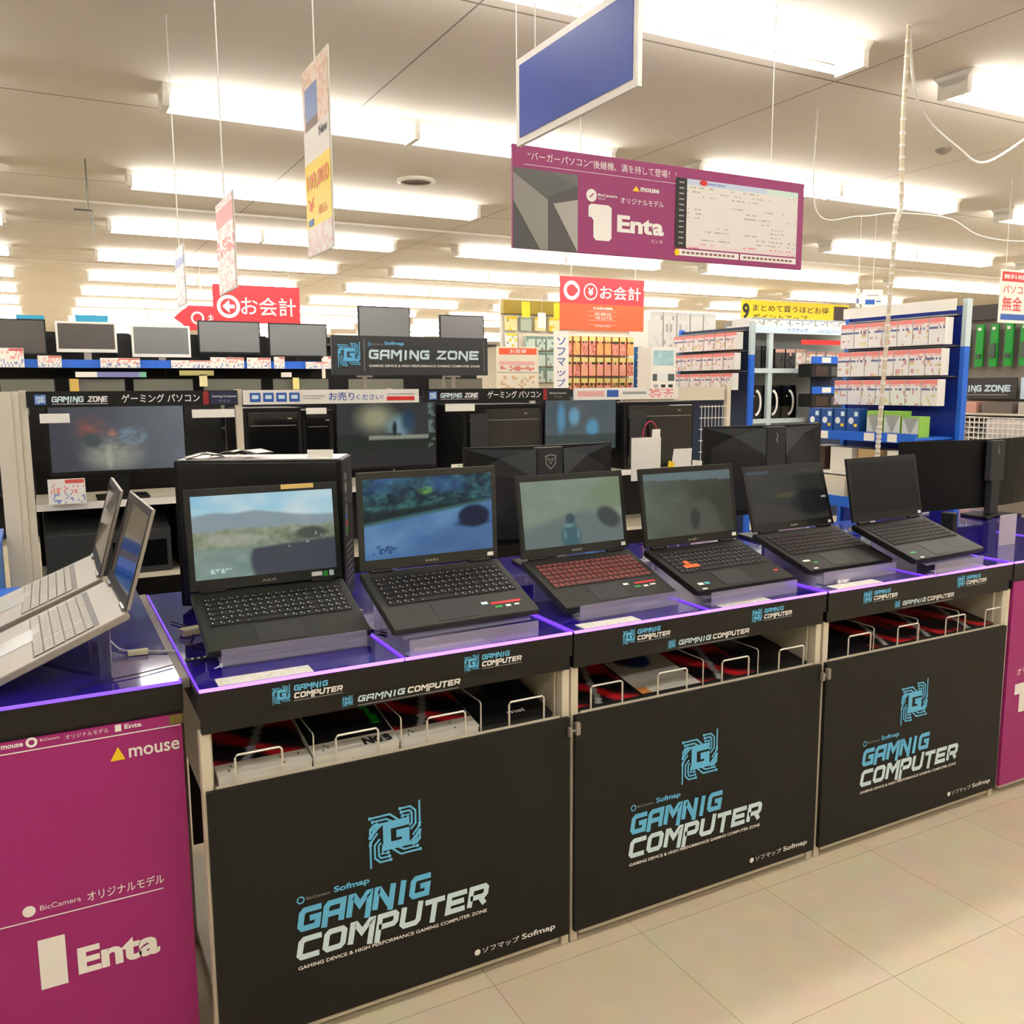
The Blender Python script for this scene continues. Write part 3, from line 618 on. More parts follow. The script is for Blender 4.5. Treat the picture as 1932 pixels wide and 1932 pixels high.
for x, y, l in ((.715, 2.26, 'first and second'), (1.155, 2.29, 'second and third'), (1.6, 2.3, 'third and fourth'), (2.045, 2.33, 'fourth and fifth'), (2.485, 2.3, 'fifth and sixth')):
    block('security_sensor', 'grey and white security sensor between the %s black laptops' % l, 'sensor', x, y, .4, .028, .05, .025, silver)
for x, y, l in ((.285, 2.08, 'left of the first black laptop'), (.735, 2.12, 'between the first two black laptops'), (1.18, 2.17, 'left of the laptop with red keys'), (1.625, 2.16, 'left of the laptop with orange keys'), (2.08, 2.2, 'left of the fifth laptop'), (2.49, 2.1, 'left of the last laptop')):
    t = thing('deck_socket', 'flush socket with three white dots '+l, 'socket', (x, y, DZ), 0, 'deck sockets')
    b = MB().box(-.03, .03, -.01, .01, .0004, .002, blackp)
    for k in (-1, 0, 1): b.lathe([(.003, .002), (.003, .004), (.001, .0045)], whitep, 8) if k == 0 else b.at(T(k*.014, 0, 0)).lathe([(.003, .002), (.003, .004), (.001, .0045)], whitep, 8).at(Matrix.Identity(4))
    b.build('plate', t)
t = thing('label_tag', 'little white lettered tag on the riser of the fifth laptop', 'tag', (2.16, 1.905, DZ)); MB().box(0, .06, 0, .003, .001, .017, acryl).build('holder', t)
a = MB().at(T(.004, -.0006, .003) @ FRONT); a.text('acer', 0, 0, .05, .011, whitep, .04); a.build('lettering', t)
#@@BEHIND
# ================================================================== BEHIND THE LAPTOPS
# black PC tower, its broad side to the viewer and its rear at the right
t = thing('computer_tower', 'black computer tower behind the first black laptop, broad side to the viewer', 'computer', (.518, 2.477, DZ), -.45)
MB().box(-.225, .235, 0, .19, .012, .422, blackp).build('case', t, bevel=.004)
MB().box(-.215, .222, -.003, 0, .02, .415, mat('tower_side', '17181b', .3, noise=.1)).build('side_panel', t, bevel=.003)
MB().box(-.215, .225, .006, .184, .4222, .4242, mat('tower_top_reflection', 'cfcfca', .25)).build('top_panel', t)  # black top coloured pale to stand for the ceiling lights reflected in it
for sx in (-.18, .19): MB().box(sx-.02, sx+.02, .01, .18, .0005, .012, blackm).build('foot', t)
r = MB().at(T(.2355, 0, 0) @ Matrix(((0, 0, 1, 0), (1, 0, 0, 0), (0, 1, 0, 0), (0, 0, 0, 1))))
r.rect(.03, .20, .075, .38, silverd); r.disc(.13, .33, .045, blackm, .0002)
for k in range(8): r.rect(.035+.004*(k % 2), .21+k*.02, .065, .222+k*.02, (greenm, redp, bluem, silver, blackp, blackp, silver, blackp)[k], .0004)
for k in range(7): r.rect(.04, .06+k*.018, .15, .068+k*.018, silverd, .0004)
r.build('rear_ports', t)
for i, (x, y, rz, l) in enumerate(((-.16, .06, .4, 'leftmost, fanned out'), (-.09, .09, .0, 'middle one'), (-.03, .07, -.5, 'right one, bent'))):
    wv = Matrix.Rotation(-.45, 3, 'Z') @ Vector((x, y, 0))
    t = thing('leaflet', 'black and white leaflet on top of the computer tower, '+l, 'leaflet', (.518+wv.x, 2.477+wv.y, DZ+.4250+.004*i), -.45+rz, 'leaflets on the tower')
    MB().prism([(-.05, 0), (0, .012), (.05, .004), (.05, .006), (0, .014), (-.05, .002)], 'y', -.04, .04, blackt).build('sheet', t)
    MB().prism([(-.048, .0025), (-.01, .012), (-.01, .0128), (-.048, .0033)], 'y', -.038, .0, paper).prism([(.01, .0138), (.048, .0068), (.048, .0076), (.01, .0146)], 'y', -.03, .03, paper).build('printed_field', t)

def monitor_back(label, x0, x1, y, ztop, h, curve=.03, logo='shield', rz=0., plain=False):
    w = x1-x0; t = thing('monitor', label, 'monitor', ((x0+x1)/2, y, DZ), rz, 'monitors seen from behind'); zt = ztop-DZ
    n = 14; b = MB(); vs = []; fs = []
    for i in range(n+1):
        u = i/n*2-1; yy = -curve*u*u*0+curve*(u*u)
        vs += [(u*w/2, yy, zt-h), (u*w/2, yy, zt), (u*w/2, yy+.012, zt), (u*w/2, yy+.012, zt-h)]
    for i in range(n):
        a = i*4
        for k in range(4): fs.append((a+k, a+4+k, a+4+(k+1) % 4, a+(k+1) % 4))
    fs += [(0, 1, 2, 3), (n*4+3, n*4+2, n*4+1, n*4)]
    b.add(vs, fs, mat('black_shell', '090909', .5, spec=.2) if plain else blackp); b.build('panel_shell', t)
    # raised facets of the rear cover: two pale wedges above, dark below
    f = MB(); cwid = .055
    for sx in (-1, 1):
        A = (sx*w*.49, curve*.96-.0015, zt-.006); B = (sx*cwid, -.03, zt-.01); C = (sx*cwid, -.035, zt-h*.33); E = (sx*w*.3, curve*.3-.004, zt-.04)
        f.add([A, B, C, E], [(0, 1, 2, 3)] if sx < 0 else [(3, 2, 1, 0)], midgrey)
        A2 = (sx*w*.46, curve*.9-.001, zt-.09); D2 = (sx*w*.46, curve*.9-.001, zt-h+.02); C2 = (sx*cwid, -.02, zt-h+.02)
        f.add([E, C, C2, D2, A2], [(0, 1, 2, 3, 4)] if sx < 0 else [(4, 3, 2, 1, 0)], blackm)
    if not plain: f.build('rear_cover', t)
    MB().prism([(-.05, -.036), (.05, -.036), (.055, -.01), (-.055, -.01)], 'z', zt-h*.6, zt-.004, darkgrey).build('mount_column', t, bevel=.003)
    MB().box(-.03, .03, -.034, .0, .012, zt-h*.55, darkgrey).build('stand_neck', t, bevel=.004)
    MB().prism([(-.13, -.09), (-.02, -.05), (.02, -.05), (.13, -.09), (.10, .07), (-.10, .07)], 'z', .0005, .012, blackp).build('stand_base', t, bevel=.003)
    a = MB().at(T(0, -.0375, zt-.05) @ FRONT)
    if logo == 'shield':
        a.stroke([(-.02, .015), (-.018, -.012), (0, -.03), (.018, -.012), (.02, .015), (.0, .02), (-.02, .015)], .004, silver); a.stroke([(-.012, .008), (0, -.012), (.012, .008), (0, .002), (-.012, .008)], .003, silver)
    else: a.stroke([(-.004, .02), (.006, .005), (-.004, -.005), (.008, -.02)], .004, silverd); a.stroke([(.006, .012), (.0, -.012)], .003, silverd)
    a.build('emblem', t); return t
monitor_back('monitor back with a silver shield emblem behind the laptop with red keys', 1.250, 1.845, 2.66, 1.275, .34)
monitor_back('monitor back with a small dragon mark behind the fifth laptop', 2.30, 2.935, 2.68, 1.318, .36, logo='bolt')
t = monitor_back('wide black curved monitor behind the rightmost laptop, cut by the frame', 3.42, 4.45, 2.60, 1.222, .32, curve=.09, logo='bolt', plain=True)
# things right of the last laptop
block('power_adapter', 'upright black adapter box right of the last laptop', 'adapter', 3.07, 2.18, .1, .035, .05, .13, blackp)
t = thing('leaflet', 'pale violet sheet lying behind the last laptop', 'leaflet', (2.98, 2.3, DZ), .2); MB().box(-.07, .07, -.05, .05, .0005, .004, mat('lilac_paper', 'b9a0d8', .5)).build('sheet', t)
t = thing('price_card', 'grey white card standing on the deck at the right edge of the photo', 'price card', (3.22, 2.07, DZ), 0); MB().box(0, .1, 0, .004, .0005, .12, mat('lilac_white', 'b8aeb8', .5)).build('card', t)
t = thing('card_box', 'small teal edged card box near the right edge of the deck', 'box', (3.16, 2.45, DZ), 0); MB().box(0, .16, 0, .06, .0005, .05, blackp).build('body', t)
a = MB().at(T(0, -.001, 0) @ FRONT)
for k in range(9): a.rect(.01+k*.016, .008, .018+k*.016, .042, mat('teal_print', '1f7a6c', .5))
a.build('printed_field', t)
# white cards on slender stands between the monitors
def pop(label, x, y, w, h, z1, rz=0., sl=0.):
    t = thing('card_stand', label, 'card', (x, y, DZ), rz); zt = z1-DZ
    MB().prism([(0, zt-h), (w-sl*.3, zt-h), (w, zt), (sl, zt)], 'y', 0, .003, paper).build('card', t)
    MB().tube([(w/2, .005, .004), (w/2, .005, zt-h*.5)], .003, wire).build('pole', t); MB().box(w/2-.03, w/2+.03, -.02, .03, .0005, .005, acryl).build('foot', t)
pop('large blank white card on a stand left of the pink cord', 1.80, 2.50, .125, .15, 1.30, 0, -.0)
pop('narrow white card sticking up behind the large blank card', 1.905, 2.53, .055, .11, 1.325, .3, .01)
pop('small white slanted card on a stand right of the yellow tag', 1.965, 2.50, .10, .12, 1.255, 0, .02)
t = thing('label_tag', 'bright yellow tag between the two white cards', 'tag', (1.922, 2.46, DZ)); MB().prism([(0, .30), (.025, .30), (.035, .35), (.01, .36)], 'y', 0, .003, yellow).build('card', t); MB().tube([(.015, .005, 0.001), (.015, .005, .33)], .002, wire).build('pole', t)
# spiral wrapped cable hanging from the ceiling to the counter
pts = [atY(1706, 215, 2.5), atY(1703, 242, 2.5), atY(1700, 390, 2.5), atY(1690, 420, 2.5), atY(1682, 520, 2.5), atY(1672, 650, 2.5), atY(1660, 800, 2.5), atY(1655, 860, 2.5)]
pts = [Vector((pts[0].x, 2.5, CZ-.001))]+pts[1:]+[Vector((3.03, 2.5, 1.0)), Vector((3.03, 2.5, DZ+.01))]
o = cord('white spiral wrapped cable hanging from the ceiling down to the right counter', pts, .009, mat('cream_wrap', 'd2c6ae', .5), name='hanging_cable', n=10)
# rings of the wrap
rb = MB()
for k in range(60):
    s_ = k/59*(len(pts)-1.01); i = int(s_); p = pts[i].lerp(pts[i+1], s_-i); rb.tube([p+Vector((0, 0, -.004)), p+Vector((0, 0, .006))], .0112, white)
rb.build('wrap', o)
cord('white sagging cable under the ceiling at the right', [(3.09, 2.5, CZ-.005), (3.3, 2.6, 2.62), (3.7, 2.7, 2.52), (4.2, 2.9, 2.56), (4.9, 3.1, CZ-.01)], .006, white, name='ceiling_cable')
c0 = [atY(1540, 398, 3.4), atY(1620, 408, 3.4), atY(1695, 402, 3.4), atY(1790, 412, 3.5), atY(1850, 445, 3.5), atY(1932, 455, 3.5), atY(1990, 440, 3.5)]
cord('thin white cable sagging across the ceiling lights at right', [Vector((c0[0].x-.02, 3.4, CZ-.01))]+c0+[Vector((c0[-1].x+.4, 3.5, CZ-.01))], .004, white, name='ceiling_cable')

# ================================================================== SECOND ROW (gondola facing the viewer)
RY = 4.3
t = thing('display_shelving', 'white steel gondola with gaming header boards behind the front counters', 'shelving', (0, RY, 0)); g2 = t
for x0, x1 in ((-.06, .83), (.83, 1.74), (1.74, 2.66), (2.66, 3.86)):
    MB().box(x0+.02, x1-.001, 0, .42, .965, .985, beige).box(x0+.02, x1-.001, -.004, 0, .955, .985, white).build('shelf', t)
    MB().box(x0+.02, x1-.001, 0, .42, .62, .64, beige).build('shelf', t)
    MB().box(x0+.02, x1-.001, .45, .47, .1, 1.46, blackm).build('back_panel', t)
    MB().box(x0+.02, x1-.001, -.02, .44, .0, .12, beige).build('base', t)
for x0 in (-.06, .83, 3.83): MB().box(x0-.012, x0+.018, -.006, .024, 0, 1.475, beige).build('post', t)
for x0 in (1.74, 2.66): MB().box(x0-.012, x0+.018, .425, .449, 0.12, 1.475, beige).build('post', t)
MB().box(-.10, -.073, -.02, .47, 0, 1.47, beige).build('side_panel', t)
MB().box(-.16, -.10, -.03, .01, .15, 1.47, beige).build('side_board', t)
MB().box(3.03, 3.81, .01, .03, 1.39, 1.47, beige).build('top_panel', t)
hdr = [(-.045, .825, 'a'), (.85, 1.735, 'b'), (1.76, 2.65, 'c'), (2.68, 3.42, 'd')]
for x0, x1, k in hdr:
    h = MB().box(x0, x1, -.022, -.008, 1.402, 1.47, {'a': blackp, 'b': white, 'c': blackp, 'd': white}[k]).build('header_board', t)
    a = MB().at(T(x0, -.0235, 1.402) @ FRONT); W = x1-x0
    if k in 'ac':
        a.rect(.03, .012, .075, .055, bluep); emblem(a, .035, .015, .036, paleblue); a.tech('GAMING', .095, .022, .125, .024, paleblue); a.tech('ZONE', .235, .022, .08, .024, whitep)
        a.rect(.095, .012, .315, .016, greyp); a.text('ゲーミング パソコン', .37, .016, .33, .038, whitep, .02)
        a.rect(.715, .004, .74, .064, mat('dark_red_print', '8c1c20', .5)); a.rect(.745, .004, W-.002, .064, mat('navy_print', '1c2444', .5) if k == 'a' else blackt, .0); a.text('Gaming Computer', .755, .034, .11, .012, whitep, z=.0006); a.text('ゲーミング', .785, .014, .05, .012, greyp, z=.0006)
    elif k == 'b':
        for i in range(4): a.rect(.03+i*.062, .012, .08+i*.062, .055, bluep); a.rect(.04+i*.062, .026, .07+i*.062, .044, paleblue, .0005)
        a.rect(.28, .036, .39, .040, greyp); a.rect(.28, .024, .37, .028, greyp); a.text('お売り', .41, .014, .13, .042, bluep, .03); a.text('ください!', .55, .016, .14, .028, bluep, .01); a.rect(.71, .012, .86, .032, redp); a.rect(.71, .042, .86, .046, greyp)
    else:
        a.rect(.02, .02, .2, .05, mat('pink_print', 'e0a8a8', .5)); a.rect(.22, .015, .3, .055, bluep); a.rect(.33, .03, .5, .045, greyp); a.pic(.52, .01, .7, .06, 14, 5, lambda u, v: (222, 150, 150) if hsh(int(u*14), int(v*5), 3) > .5 else (236, 226, 220), raw=True)
    a.build('lettering', h)
gm = MB()                                             # wire grid panel in the bay at the right
for k in range(9): gm.tube([(3.62+.028*k if k < 8 else 3.84, .0, .7), (3.62+.028*k if k < 8 else 3.84, .0, 1.36)], .0025, white, 4)
for k in range(10): gm.tube([(3.60, -.004, .72+k*.07), (3.84, -.004, .72+k*.07)], .0025, white, 4)
gm.build('wire_grid', t)

def monitor(label, x0, x1, y, z0, z1, fn=None, base_z=None, rz=0., frame=blackp, group=None, cat='monitor', scrm=None, depth=.03, nx=40, ny=24, bez=.008, chin=.014, tilt=0.):
    w = x1-x0; bz = base_z if base_z is not None else z0-.06
    t = thing('monitor', label, cat, ((x0+x1)/2, y, bz), rz, group); a, b = z0-bz, z1-bz
    MB().box(-w/2, w/2, 0, depth, a, b, frame).build('frame', t, bevel=.003)
    s = MB().at(T(0, -.0012, 0) @ FRONT)
    if fn: s.pic(-w/2+bez, a+chin, w/2-bez, b-bez, nx, ny, fn, screenm)
    else: s.rect(-w/2+bez, a+chin, w/2-bez, b-bez, scrm or blackg)
    s.build('screen', t)
    if a > .02:
        MB().box(-.03, .03, depth*.3, depth*.3+.02, .01, a+.05, frame if frame is not white else silver).build('stand_neck', t)
        MB().box(-.11, .11, -.06, .10, .0005, .012, frame if frame is not white else silver).build('stand_base', t, bevel=.003)
    return t
def fig_a(u, v):
    c = mix((62, 64, 70), (104, 108, 114), u*.9+.2*v-.1+.2*(fb(u, v, 5, 3)-.5)); c = mix(c, (124, 128, 116), .9*blob(u, v, .45, .18, .28, .26, .6)); c = mix(c, (132, 82, 74), .8*blob(u, v, .30, .62, .16, .25, .8)*vn(u, v, 26, 4)*1.3); c = mix(c, (150, 150, 136), .7*blob(u, v, .45, .3, .3, .3, .8)*vn(u, v, 30, 9)*1.2)
    c = mix(c, (60, 74, 70), .8*blob(u, v, .30, .45, .08, .12)); c = mix(c, (176, 116, 100), .9*blob(u, v, .45, .55, .045, .08, .7)*vn(u, v, 30, 5)*1.4); c = mix(c, (150, 154, 134), .9*blob(u, v, .42, .2, .035, .2)); c = mix(c, (112, 132, 146), .8*blob(u, v, .6, .5, .14, .16)*vn(u, v, 34, 6)*1.3); return c
def fig_b(u, v):
    c = mix((44, 44, 46), (56, 58, 56), fb(u, v, 4, 3)); c = mix(c, (140, 140, 112), blob(u, v, .38, .72, .26, .28, .7)); c = mix(c, (112, 142, 150), .9*blob(u, v, .62, .58, .18, .24, .6)); c = mix(c, (32, 58, 80), .9*blob(u, v, .72, .66, .10, .22, .6))
    c = mix(c, (34, 40, 34), 1 if v < .46+.1*math.sin(u*14)*.3 else 0); c = mix(c, (150, 156, 140), .8 if .40 < v < .445 and .3 < u < .92 else 0); c = mix(c, (20, 26, 30), blob(u, v, .57, .56, .025, .13)); c = mix(c, (110, 130, 120), .7 if u > .93 and vn(u, v, 20, 2) > .6 else 0); return mix(c, (42, 40, 40), 1 if v < .25 else 0)
def fig_c(u, v):
    c = mix((66, 80, 86), (88, 92, 92), fb(u, v, 4, 13)); c = mix(c, (84, 136, 170), .9*blob(u, v, .22, .6, .08, .38, .6)); c = mix(c, (104, 160, 190), .8*blob(u, v, .4, .62, .1, .22, .5)); c = mix(c, (84, 140, 170), .9*blob(u, v, .66, .4, .12, .22, .5)); return mix(c, (50, 60, 56), .7 if v < .28 else 0)
def dark(u, v): return mix((10, 10, 12), (20, 22, 26), fb(u, v, 4, 5))
G2 = 'monitors on the gondola behind the counters'
monitor('monitor showing fantasy figures on a grey picture, left bay of the gondola', .025, .60, RY+.08, 1.10, 1.43, fig_a, .986, group=G2, nx=60, ny=36)
monitor('monitor with a misty cave picture in the second bay of the gondola', 1.32, 1.875, RY+.08, 1.055, 1.43, fig_b, .986, group=G2, nx=60, ny=36)
monitor('monitor showing blue machinery in the third bay of the gondola', 2.54, 3.04, RY+.08, 1.10, 1.43, fig_c, .986, group=G2, nx=50, ny=30)
def tower(label, x0, x1, y, z0, z1, d=.36, glass=False):
    t = thing('computer_tower', label, 'computer', (x0, y, z0), 0, 'computer towers on the gondola'); w = x1-x0; h = z1-z0
    MB().box(0, w, 0, d, .0005, h, blackp).build('case', t, bevel=.005)
    MB().box(.02, w-.02, -.008, 0, .02, h-.02, blackg).build('front_panel', t, bevel=.004)
    MB().box(.03, w-.03, -.010, -.008, h*.78, h*.79, silverd).box(w*.75, w*.75+.02, -.0095, -.008, h*.86, h*.875, silver).build('drive_slot', t)
    if glass: MB().box(.035, w*.3, -.0105, -.008, .04, h-.05, darkgrey).build('trim', t)
tower('black tower with a grey side in the left bays of the gondola', .855, 1.135, RY+.03, .986, 1.385)
tower('slim dark tower at the left of the cave picture monitor', 1.145, 1.30, RY+.06, .986, 1.37)
tower('glossy black tower right of the cave picture monitor', 2.01, 2.50, RY+.03, .986, 1.385, glass=True)
tower('large glass fronted tower in the bay below the white header', 3.06, 3.585, RY+.03, .986, 1.385, glass=True)
tag(MB().tube([(3.215+.055*math.cos(a), RY-.02, 1.17+.1*math.sin(a)) for a in [PI*k/12 for k in range(13)]], .005, pink).build('headphone_band'), 'pink and dark red loop in front of the large glass tower', 'headphones')
def pcard(label, x, y, z, w, h, fn=None, mt=paper, rz=0., group='price cards on the gondola', rows=(7, 22)):
    t = thing('price_card', label, 'price card', (x, y, z), rz, group); b = MB().box(0, w, 0, .004, 0.0005, h, mt); b.build('card', t)
    if fn: MB().at(T(0, -.0008, 0) @ FRONT).pic(.004, .004, w-.004, h-.003, rows[1], rows[0], fn, raw=True).build('printed_field', t)
    return t
def pf(s, hot=(214, 92, 84)):
    def f(u, v):
        if v > .80: return hot if u > .45 else (232, 226, 220)
        r = hsh(int(u*22), int(v*11), s)
        return (130, 146, 196) if (r > .72 and v < .4) else (222, 150, 142) if (r > .74 and v > .4) else (230, 228, 223)
    return f
pcard('white and red price card below the fantasy figure monitor', .01, RY-.05, .986, .145, .11, pf(3), rows=(12, 24))
tag(MB().box(.0, .115, RY-.006, RY+.0, 1.335, 1.375, mat('bright_tag', 'f4f2ea', .3)).build('tag_strip'), 'bright white strip at the upper left of the fantasy figure monitor', 'tag')
for x, zz, w, h, l in ((.62, 1.345, .19, .038, 'right of the fantasy figure monitor'), (1.15, 1.352, .10, .03, 'above the slim dark tower'), (1.89, 1.352, .17, .04, 'right of the cave picture monitor')):
    tag(MB().box(x, x+w, RY-.008, RY-.002, zz, zz+h, mat('bright_tag')).build('tag_strip'), 'bright white strip under the header board '+l, 'tag')
pcard('narrow white card standing on the right end of the near computer tower', .655, 2.452, DZ+.4248, .072, .022, rz=-.45)
pcard('pinkish white card below the left of the cave picture monitor', 1.39, RY-.05, .99, .11, .045, pf(8))
pcard('small white card below the right of the cave picture monitor', 1.90, RY-.05, .99, .075, .085, pf(9, (160, 190, 150)))
# lower shelf of the gondola at the left
t = thing('boxed_item', 'grey flat equipment with a sloping front on the lower gondola shelf, left', 'equipment', (-.02, RY+.02, .641)); MB().prism([(0, 0.0005), (.38, 0.0005), (.38, .30), (.0, .20)], 'x', 0, .52, darkgrey).build('body', t, bevel=.004); MB().box(.27, .50, -.004, 0, .03, .15, blackg).build('panel', t)
t = thing('boxed_item', 'black equipment box on the lower gondola shelf beside the grey one', 'equipment', (.54, RY+.02, .641)); MB().box(0, .265, 0, .38, .0005, .30, blackm).build('body', t, bevel=.004)
for x, w, h, l in ((.16, .22, .14, 'left one'), (.40, .20, .11, 'right one')):
    t = thing('carton', 'olive brown carton in front of the gondola foot, '+l, 'carton', (x+.03, RY-.42, .0005)); MB().box(0, w, 0, .3, 0, .38+h, brown).build('body', t, bevel=.003); MB().box(w*.4, w*.6, -.001, 0, .02, .36+h, mat('carton_tape', 'b09048', .5)).build('tape', t)
# blue bins and shelf at the far left edge
t = thing('storage_bin', 'deep blue plastic bin at the left edge behind the silver laptops', 'bin', (-.62, 3.3, 0)); MB().box(0, .50, 0, .5, 0.0005, .70, mat('bin_blue', '143c84', .5)).build('body', t, bevel=.01); MB().box(-.01, .51, -.01, .51, .70, .73, bluem).build('rim', t)
t = thing('storage_bin', 'brighter blue bin standing behind the deep blue one', 'bin', (-.66, 3.95, 0)); MB().box(0, .48, 0, .4, 0.0005, .86, mat('bin_sky', '3c78c8', .5)).build('body', t, bevel=.01); MB().box(-.01, .49, -.01, .41, .86, .885, bluem).build('rim', t)
t = thing('display_shelving', 'shelving with blue price rail seen at the very left edge', 'shelving', (-1.3, 4.9, 0)); 
for z in (.45, .9, 1.25): MB().box(0, 1.05, 0, .4, z, z+.02, white).build('shelf', t); MB().box(0, 1.05, -.01, 0, z-.03, z+.03, bluem).build('price_rail', t)
MB().box(0, 1.05, .4, .42, 0, 1.5, beige).build('back_panel', t)
for k, c in enumerate(('c03030', '2f5fa0', 'd8d4c8', '303030', 'c8a040')):
    x = -1.25+.2*k; t2 = thing('boxed_item', 'small boxed item on the left edge shelving, %s from its left' % ORD[k], 'box', (x, 4.93, 1.271), 0, 'boxed items on the left edge shelving'); MB().box(0, .16, 0, .2, 0.0005, .15, mat('box_'+c, c, .5)).build('body', t2)

# GAMING ZONE sign on posts above the second row
t = thing('shop_sign', 'long black GAMING ZONE sign raised on posts above the gondola', 'sign', (1.295, RY+.02, 1.475)); 
bd = MB().box(0, .86, 0, .02, .065, .262, mat('sign_charcoal', '333638', .5)).build('board', t, bevel=.002)
a = MB().at(T(0, -.0015, .065) @ FRONT); emblem(a, .03, .045, .115, lightblue); a.rect(.165, .02, .168, .18, greyp); a.ring(.195, .155, .007, .003, lightblue); a.text('BicCamera', .207, .152, .06, .007, greyp); a.text('Sofmap', .275, .148, .105, .022, lightblue, .03)
a.tech('GAMING', .19, .083, .33, .044, paleblue, shear=.05); a.tech('ZONE', .56, .083, .245, .044, paleblue, shear=.05); a.text('GAMING DEVICE & HIGH PERFORMANCE GAMING COMPUTER ZONE', .19, .042, .62, .012, whitep, .02); a.rect(.835, .02, .837, .18, greyp); a.build('lettering', bd)
for x in (.17, .66): MB().box(x-.01, x+.01, .006, .02, .0, .065, silver).box(x-.04, x+.04, .004, .024, .055, .065, silver).build('post', t)
MB().box(.60, .61, .006, .02, 0, .065, silver).build('post', t)

# ================================================================== THIRD ROW: monitors on blue railed shelves
Y3 = 8.6
t = thing('display_shelving', 'monitor gondola with bright blue price rails behind the black header row', 'shelving', (0, Y3, 0))
for x0, x1 in ((-1.6, -.3), (-.3, 1.1), (1.1, 2.62), (2.66, 4.4)):
    top = 1.70 if x1 < 2.7 else 1.93
    for z in (top, 1.12, .6): MB().box(x0, x1-.002, 0, .5, z-.02, z, darkgrey).build('shelf', t)
    if x1 < 2.7: MB().box(x0, x1-.002, -.012, 0, top-.035, top+.035, bluem).build('price_rail', t)
    MB().box(x0, x1-.002, .5, .52, 0, 1.98 if x1 < 2.7 else 2.0, blackm).build('back_panel', t)
    MB().box(x0, x1-.002, -.0, .5, 0, .15, beige).build('base', t)
def greyscr(u, v): return (92, 94, 95)
gs = mat('idle_screen', '6c6f70', .35); gs2 = mat('idle_screen_dark', '4a4440', .35); gs3 = mat('idle_screen_olive', '6a6b60', .3)
G3 = 'monitors on the third row gondola'
up = [(-.30, .10, 1.77, 2.075, blackp, gs2, 'dark idle monitor at the left frame edge on the upper monitor shelf'), (.172, .655, 1.80, 2.065, white, gs2, 'white framed monitor on the upper shelf, left one of two'),
      (.775, 1.275, 1.765, 2.05, white, gs, 'white framed monitor on the upper shelf, right one of two'), (1.345, 1.91, 1.80, 2.105, blackp, gs, 'black framed grey monitor below the red checkout sign'),
      (1.99, 2.56, 1.775, 2.10, blackp, gs, 'black framed grey monitor left of the GAMING ZONE sign'), (2.885, 3.44, 1.97, 2.295, blackp, gs, 'tall standing grey monitor above the GAMING ZONE sign, left one'), (3.77, 4.29, 1.97, 2.235, blackp, gs, 'grey monitor above the GAMING ZONE sign, right one')]
for x0, x1, z0, z1, fr, sm, l in up: monitor(l, x0, x1, Y3+.08, z0, z1, base_z=1.7005 if x1 < 2.7 else 1.9305, frame=fr, group=G3, scrm=sm, bez=.018 if fr is white else .012, chin=.03 if fr is white else .02)
lo = [(-.28, .14, 'at the left frame edge'), (.24, .70, 'second from the left'), (.76, 1.28, 'third from the left'), (1.36, 1.90, 'fourth from the left'), (2.0, 2.56, 'left of the sign post'), (2.75, 3.35, 'below the sign, left'), (3.62, 4.25, 'below the sign, right')]
for x0, x1, l in lo: monitor('idle grey monitor on the lower monitor shelf, '+l, x0, x1, Y3+.06, 1.25, 1.575, base_z=1.1205, group=G3, scrm=gs3)
for k, (x, w) in enumerate(((.10, .13), (.66, .11), (1.28, .09), (1.92, .07))):
    t = thing('carton', 'dark box between monitors on the upper monitor shelf, %s from the left' % ORD[k], 'box', (x, Y3+.2, 1.7005), 0, 'boxes between the monitors'); MB().box(0, w, 0, .2, 0, .28, blackm).build('body', t)
for x0, x1, z, l in ((-.12, .10, 2.075, 'left one'), (.35, .62, 2.09, 'right one')):
    tag(MB().box(x0, x1, Y3+.46, Y3+.50, 1.99, z+.06, mat('cyan_header', '2a9cc4', .4)).build('topper_card'), 'cyan promotional topper card above the white framed monitors, '+l, 'card')
for k, (x, w, h, c) in enumerate(((-.28, .2, .15, 'e8e0d4'), (.02, .18, .09, 'd8c0c0'), (.50, .32, .075, 'dcd0d4'), (.62, .12, .05, 'e8c8c8'), (1.08, .34, .06, 'd8d8e0'), (1.42, .30, .09, 'cfd0c6'), (1.75, .22, .09, 'd8b8b0'), (2.0, .1, .10, 'ece8e0'), (2.30, .22, .055, 'e0d0c8'), (2.48, .10, .11, 'c8c0d0'))):
    pcard('price card clipped above the blue rail, %s from the left' % ORD[k], x, Y3-.045-.006*(k % 3), 1.665, w, h+.01, pf(k+20, (200, 90, 90)), group='price cards on the blue rail')
for k, (x, w, z, c) in enumerate(((.30, .17, 1.585, 'e8e4da'), (.47, .34, 1.585, '7d80b8'), (.81, .06, 1.585, '70b09a'), (1.15, .3, 1.6, 'b8b070'), (.25, .07, 1.46, 'c0a050'), (1.32, .07, 1.50, 'd8d0a0'), (2.07, .1, 1.585, 'e8e0d8'), (2.18, .06, 1.47, 'd8cc80'))):
    tag(MB().box(x, x+w, Y3-.02, Y3-.014, z, z+(.045 if z > 1.55 else .11), mat('tag_'+c, c, .5)).build('shelf_tag'), 'coloured tag hanging under the blue rail, %s of them' % ORD[k], 'tag')

# ================================================================== HANGING SIGNS
def strings(mb, xs, y, z0, r=.0022):
    for x in xs: mb.tube([(x, y, z0), (x, y, CZ-.001)], r, white, 5)
    return mb
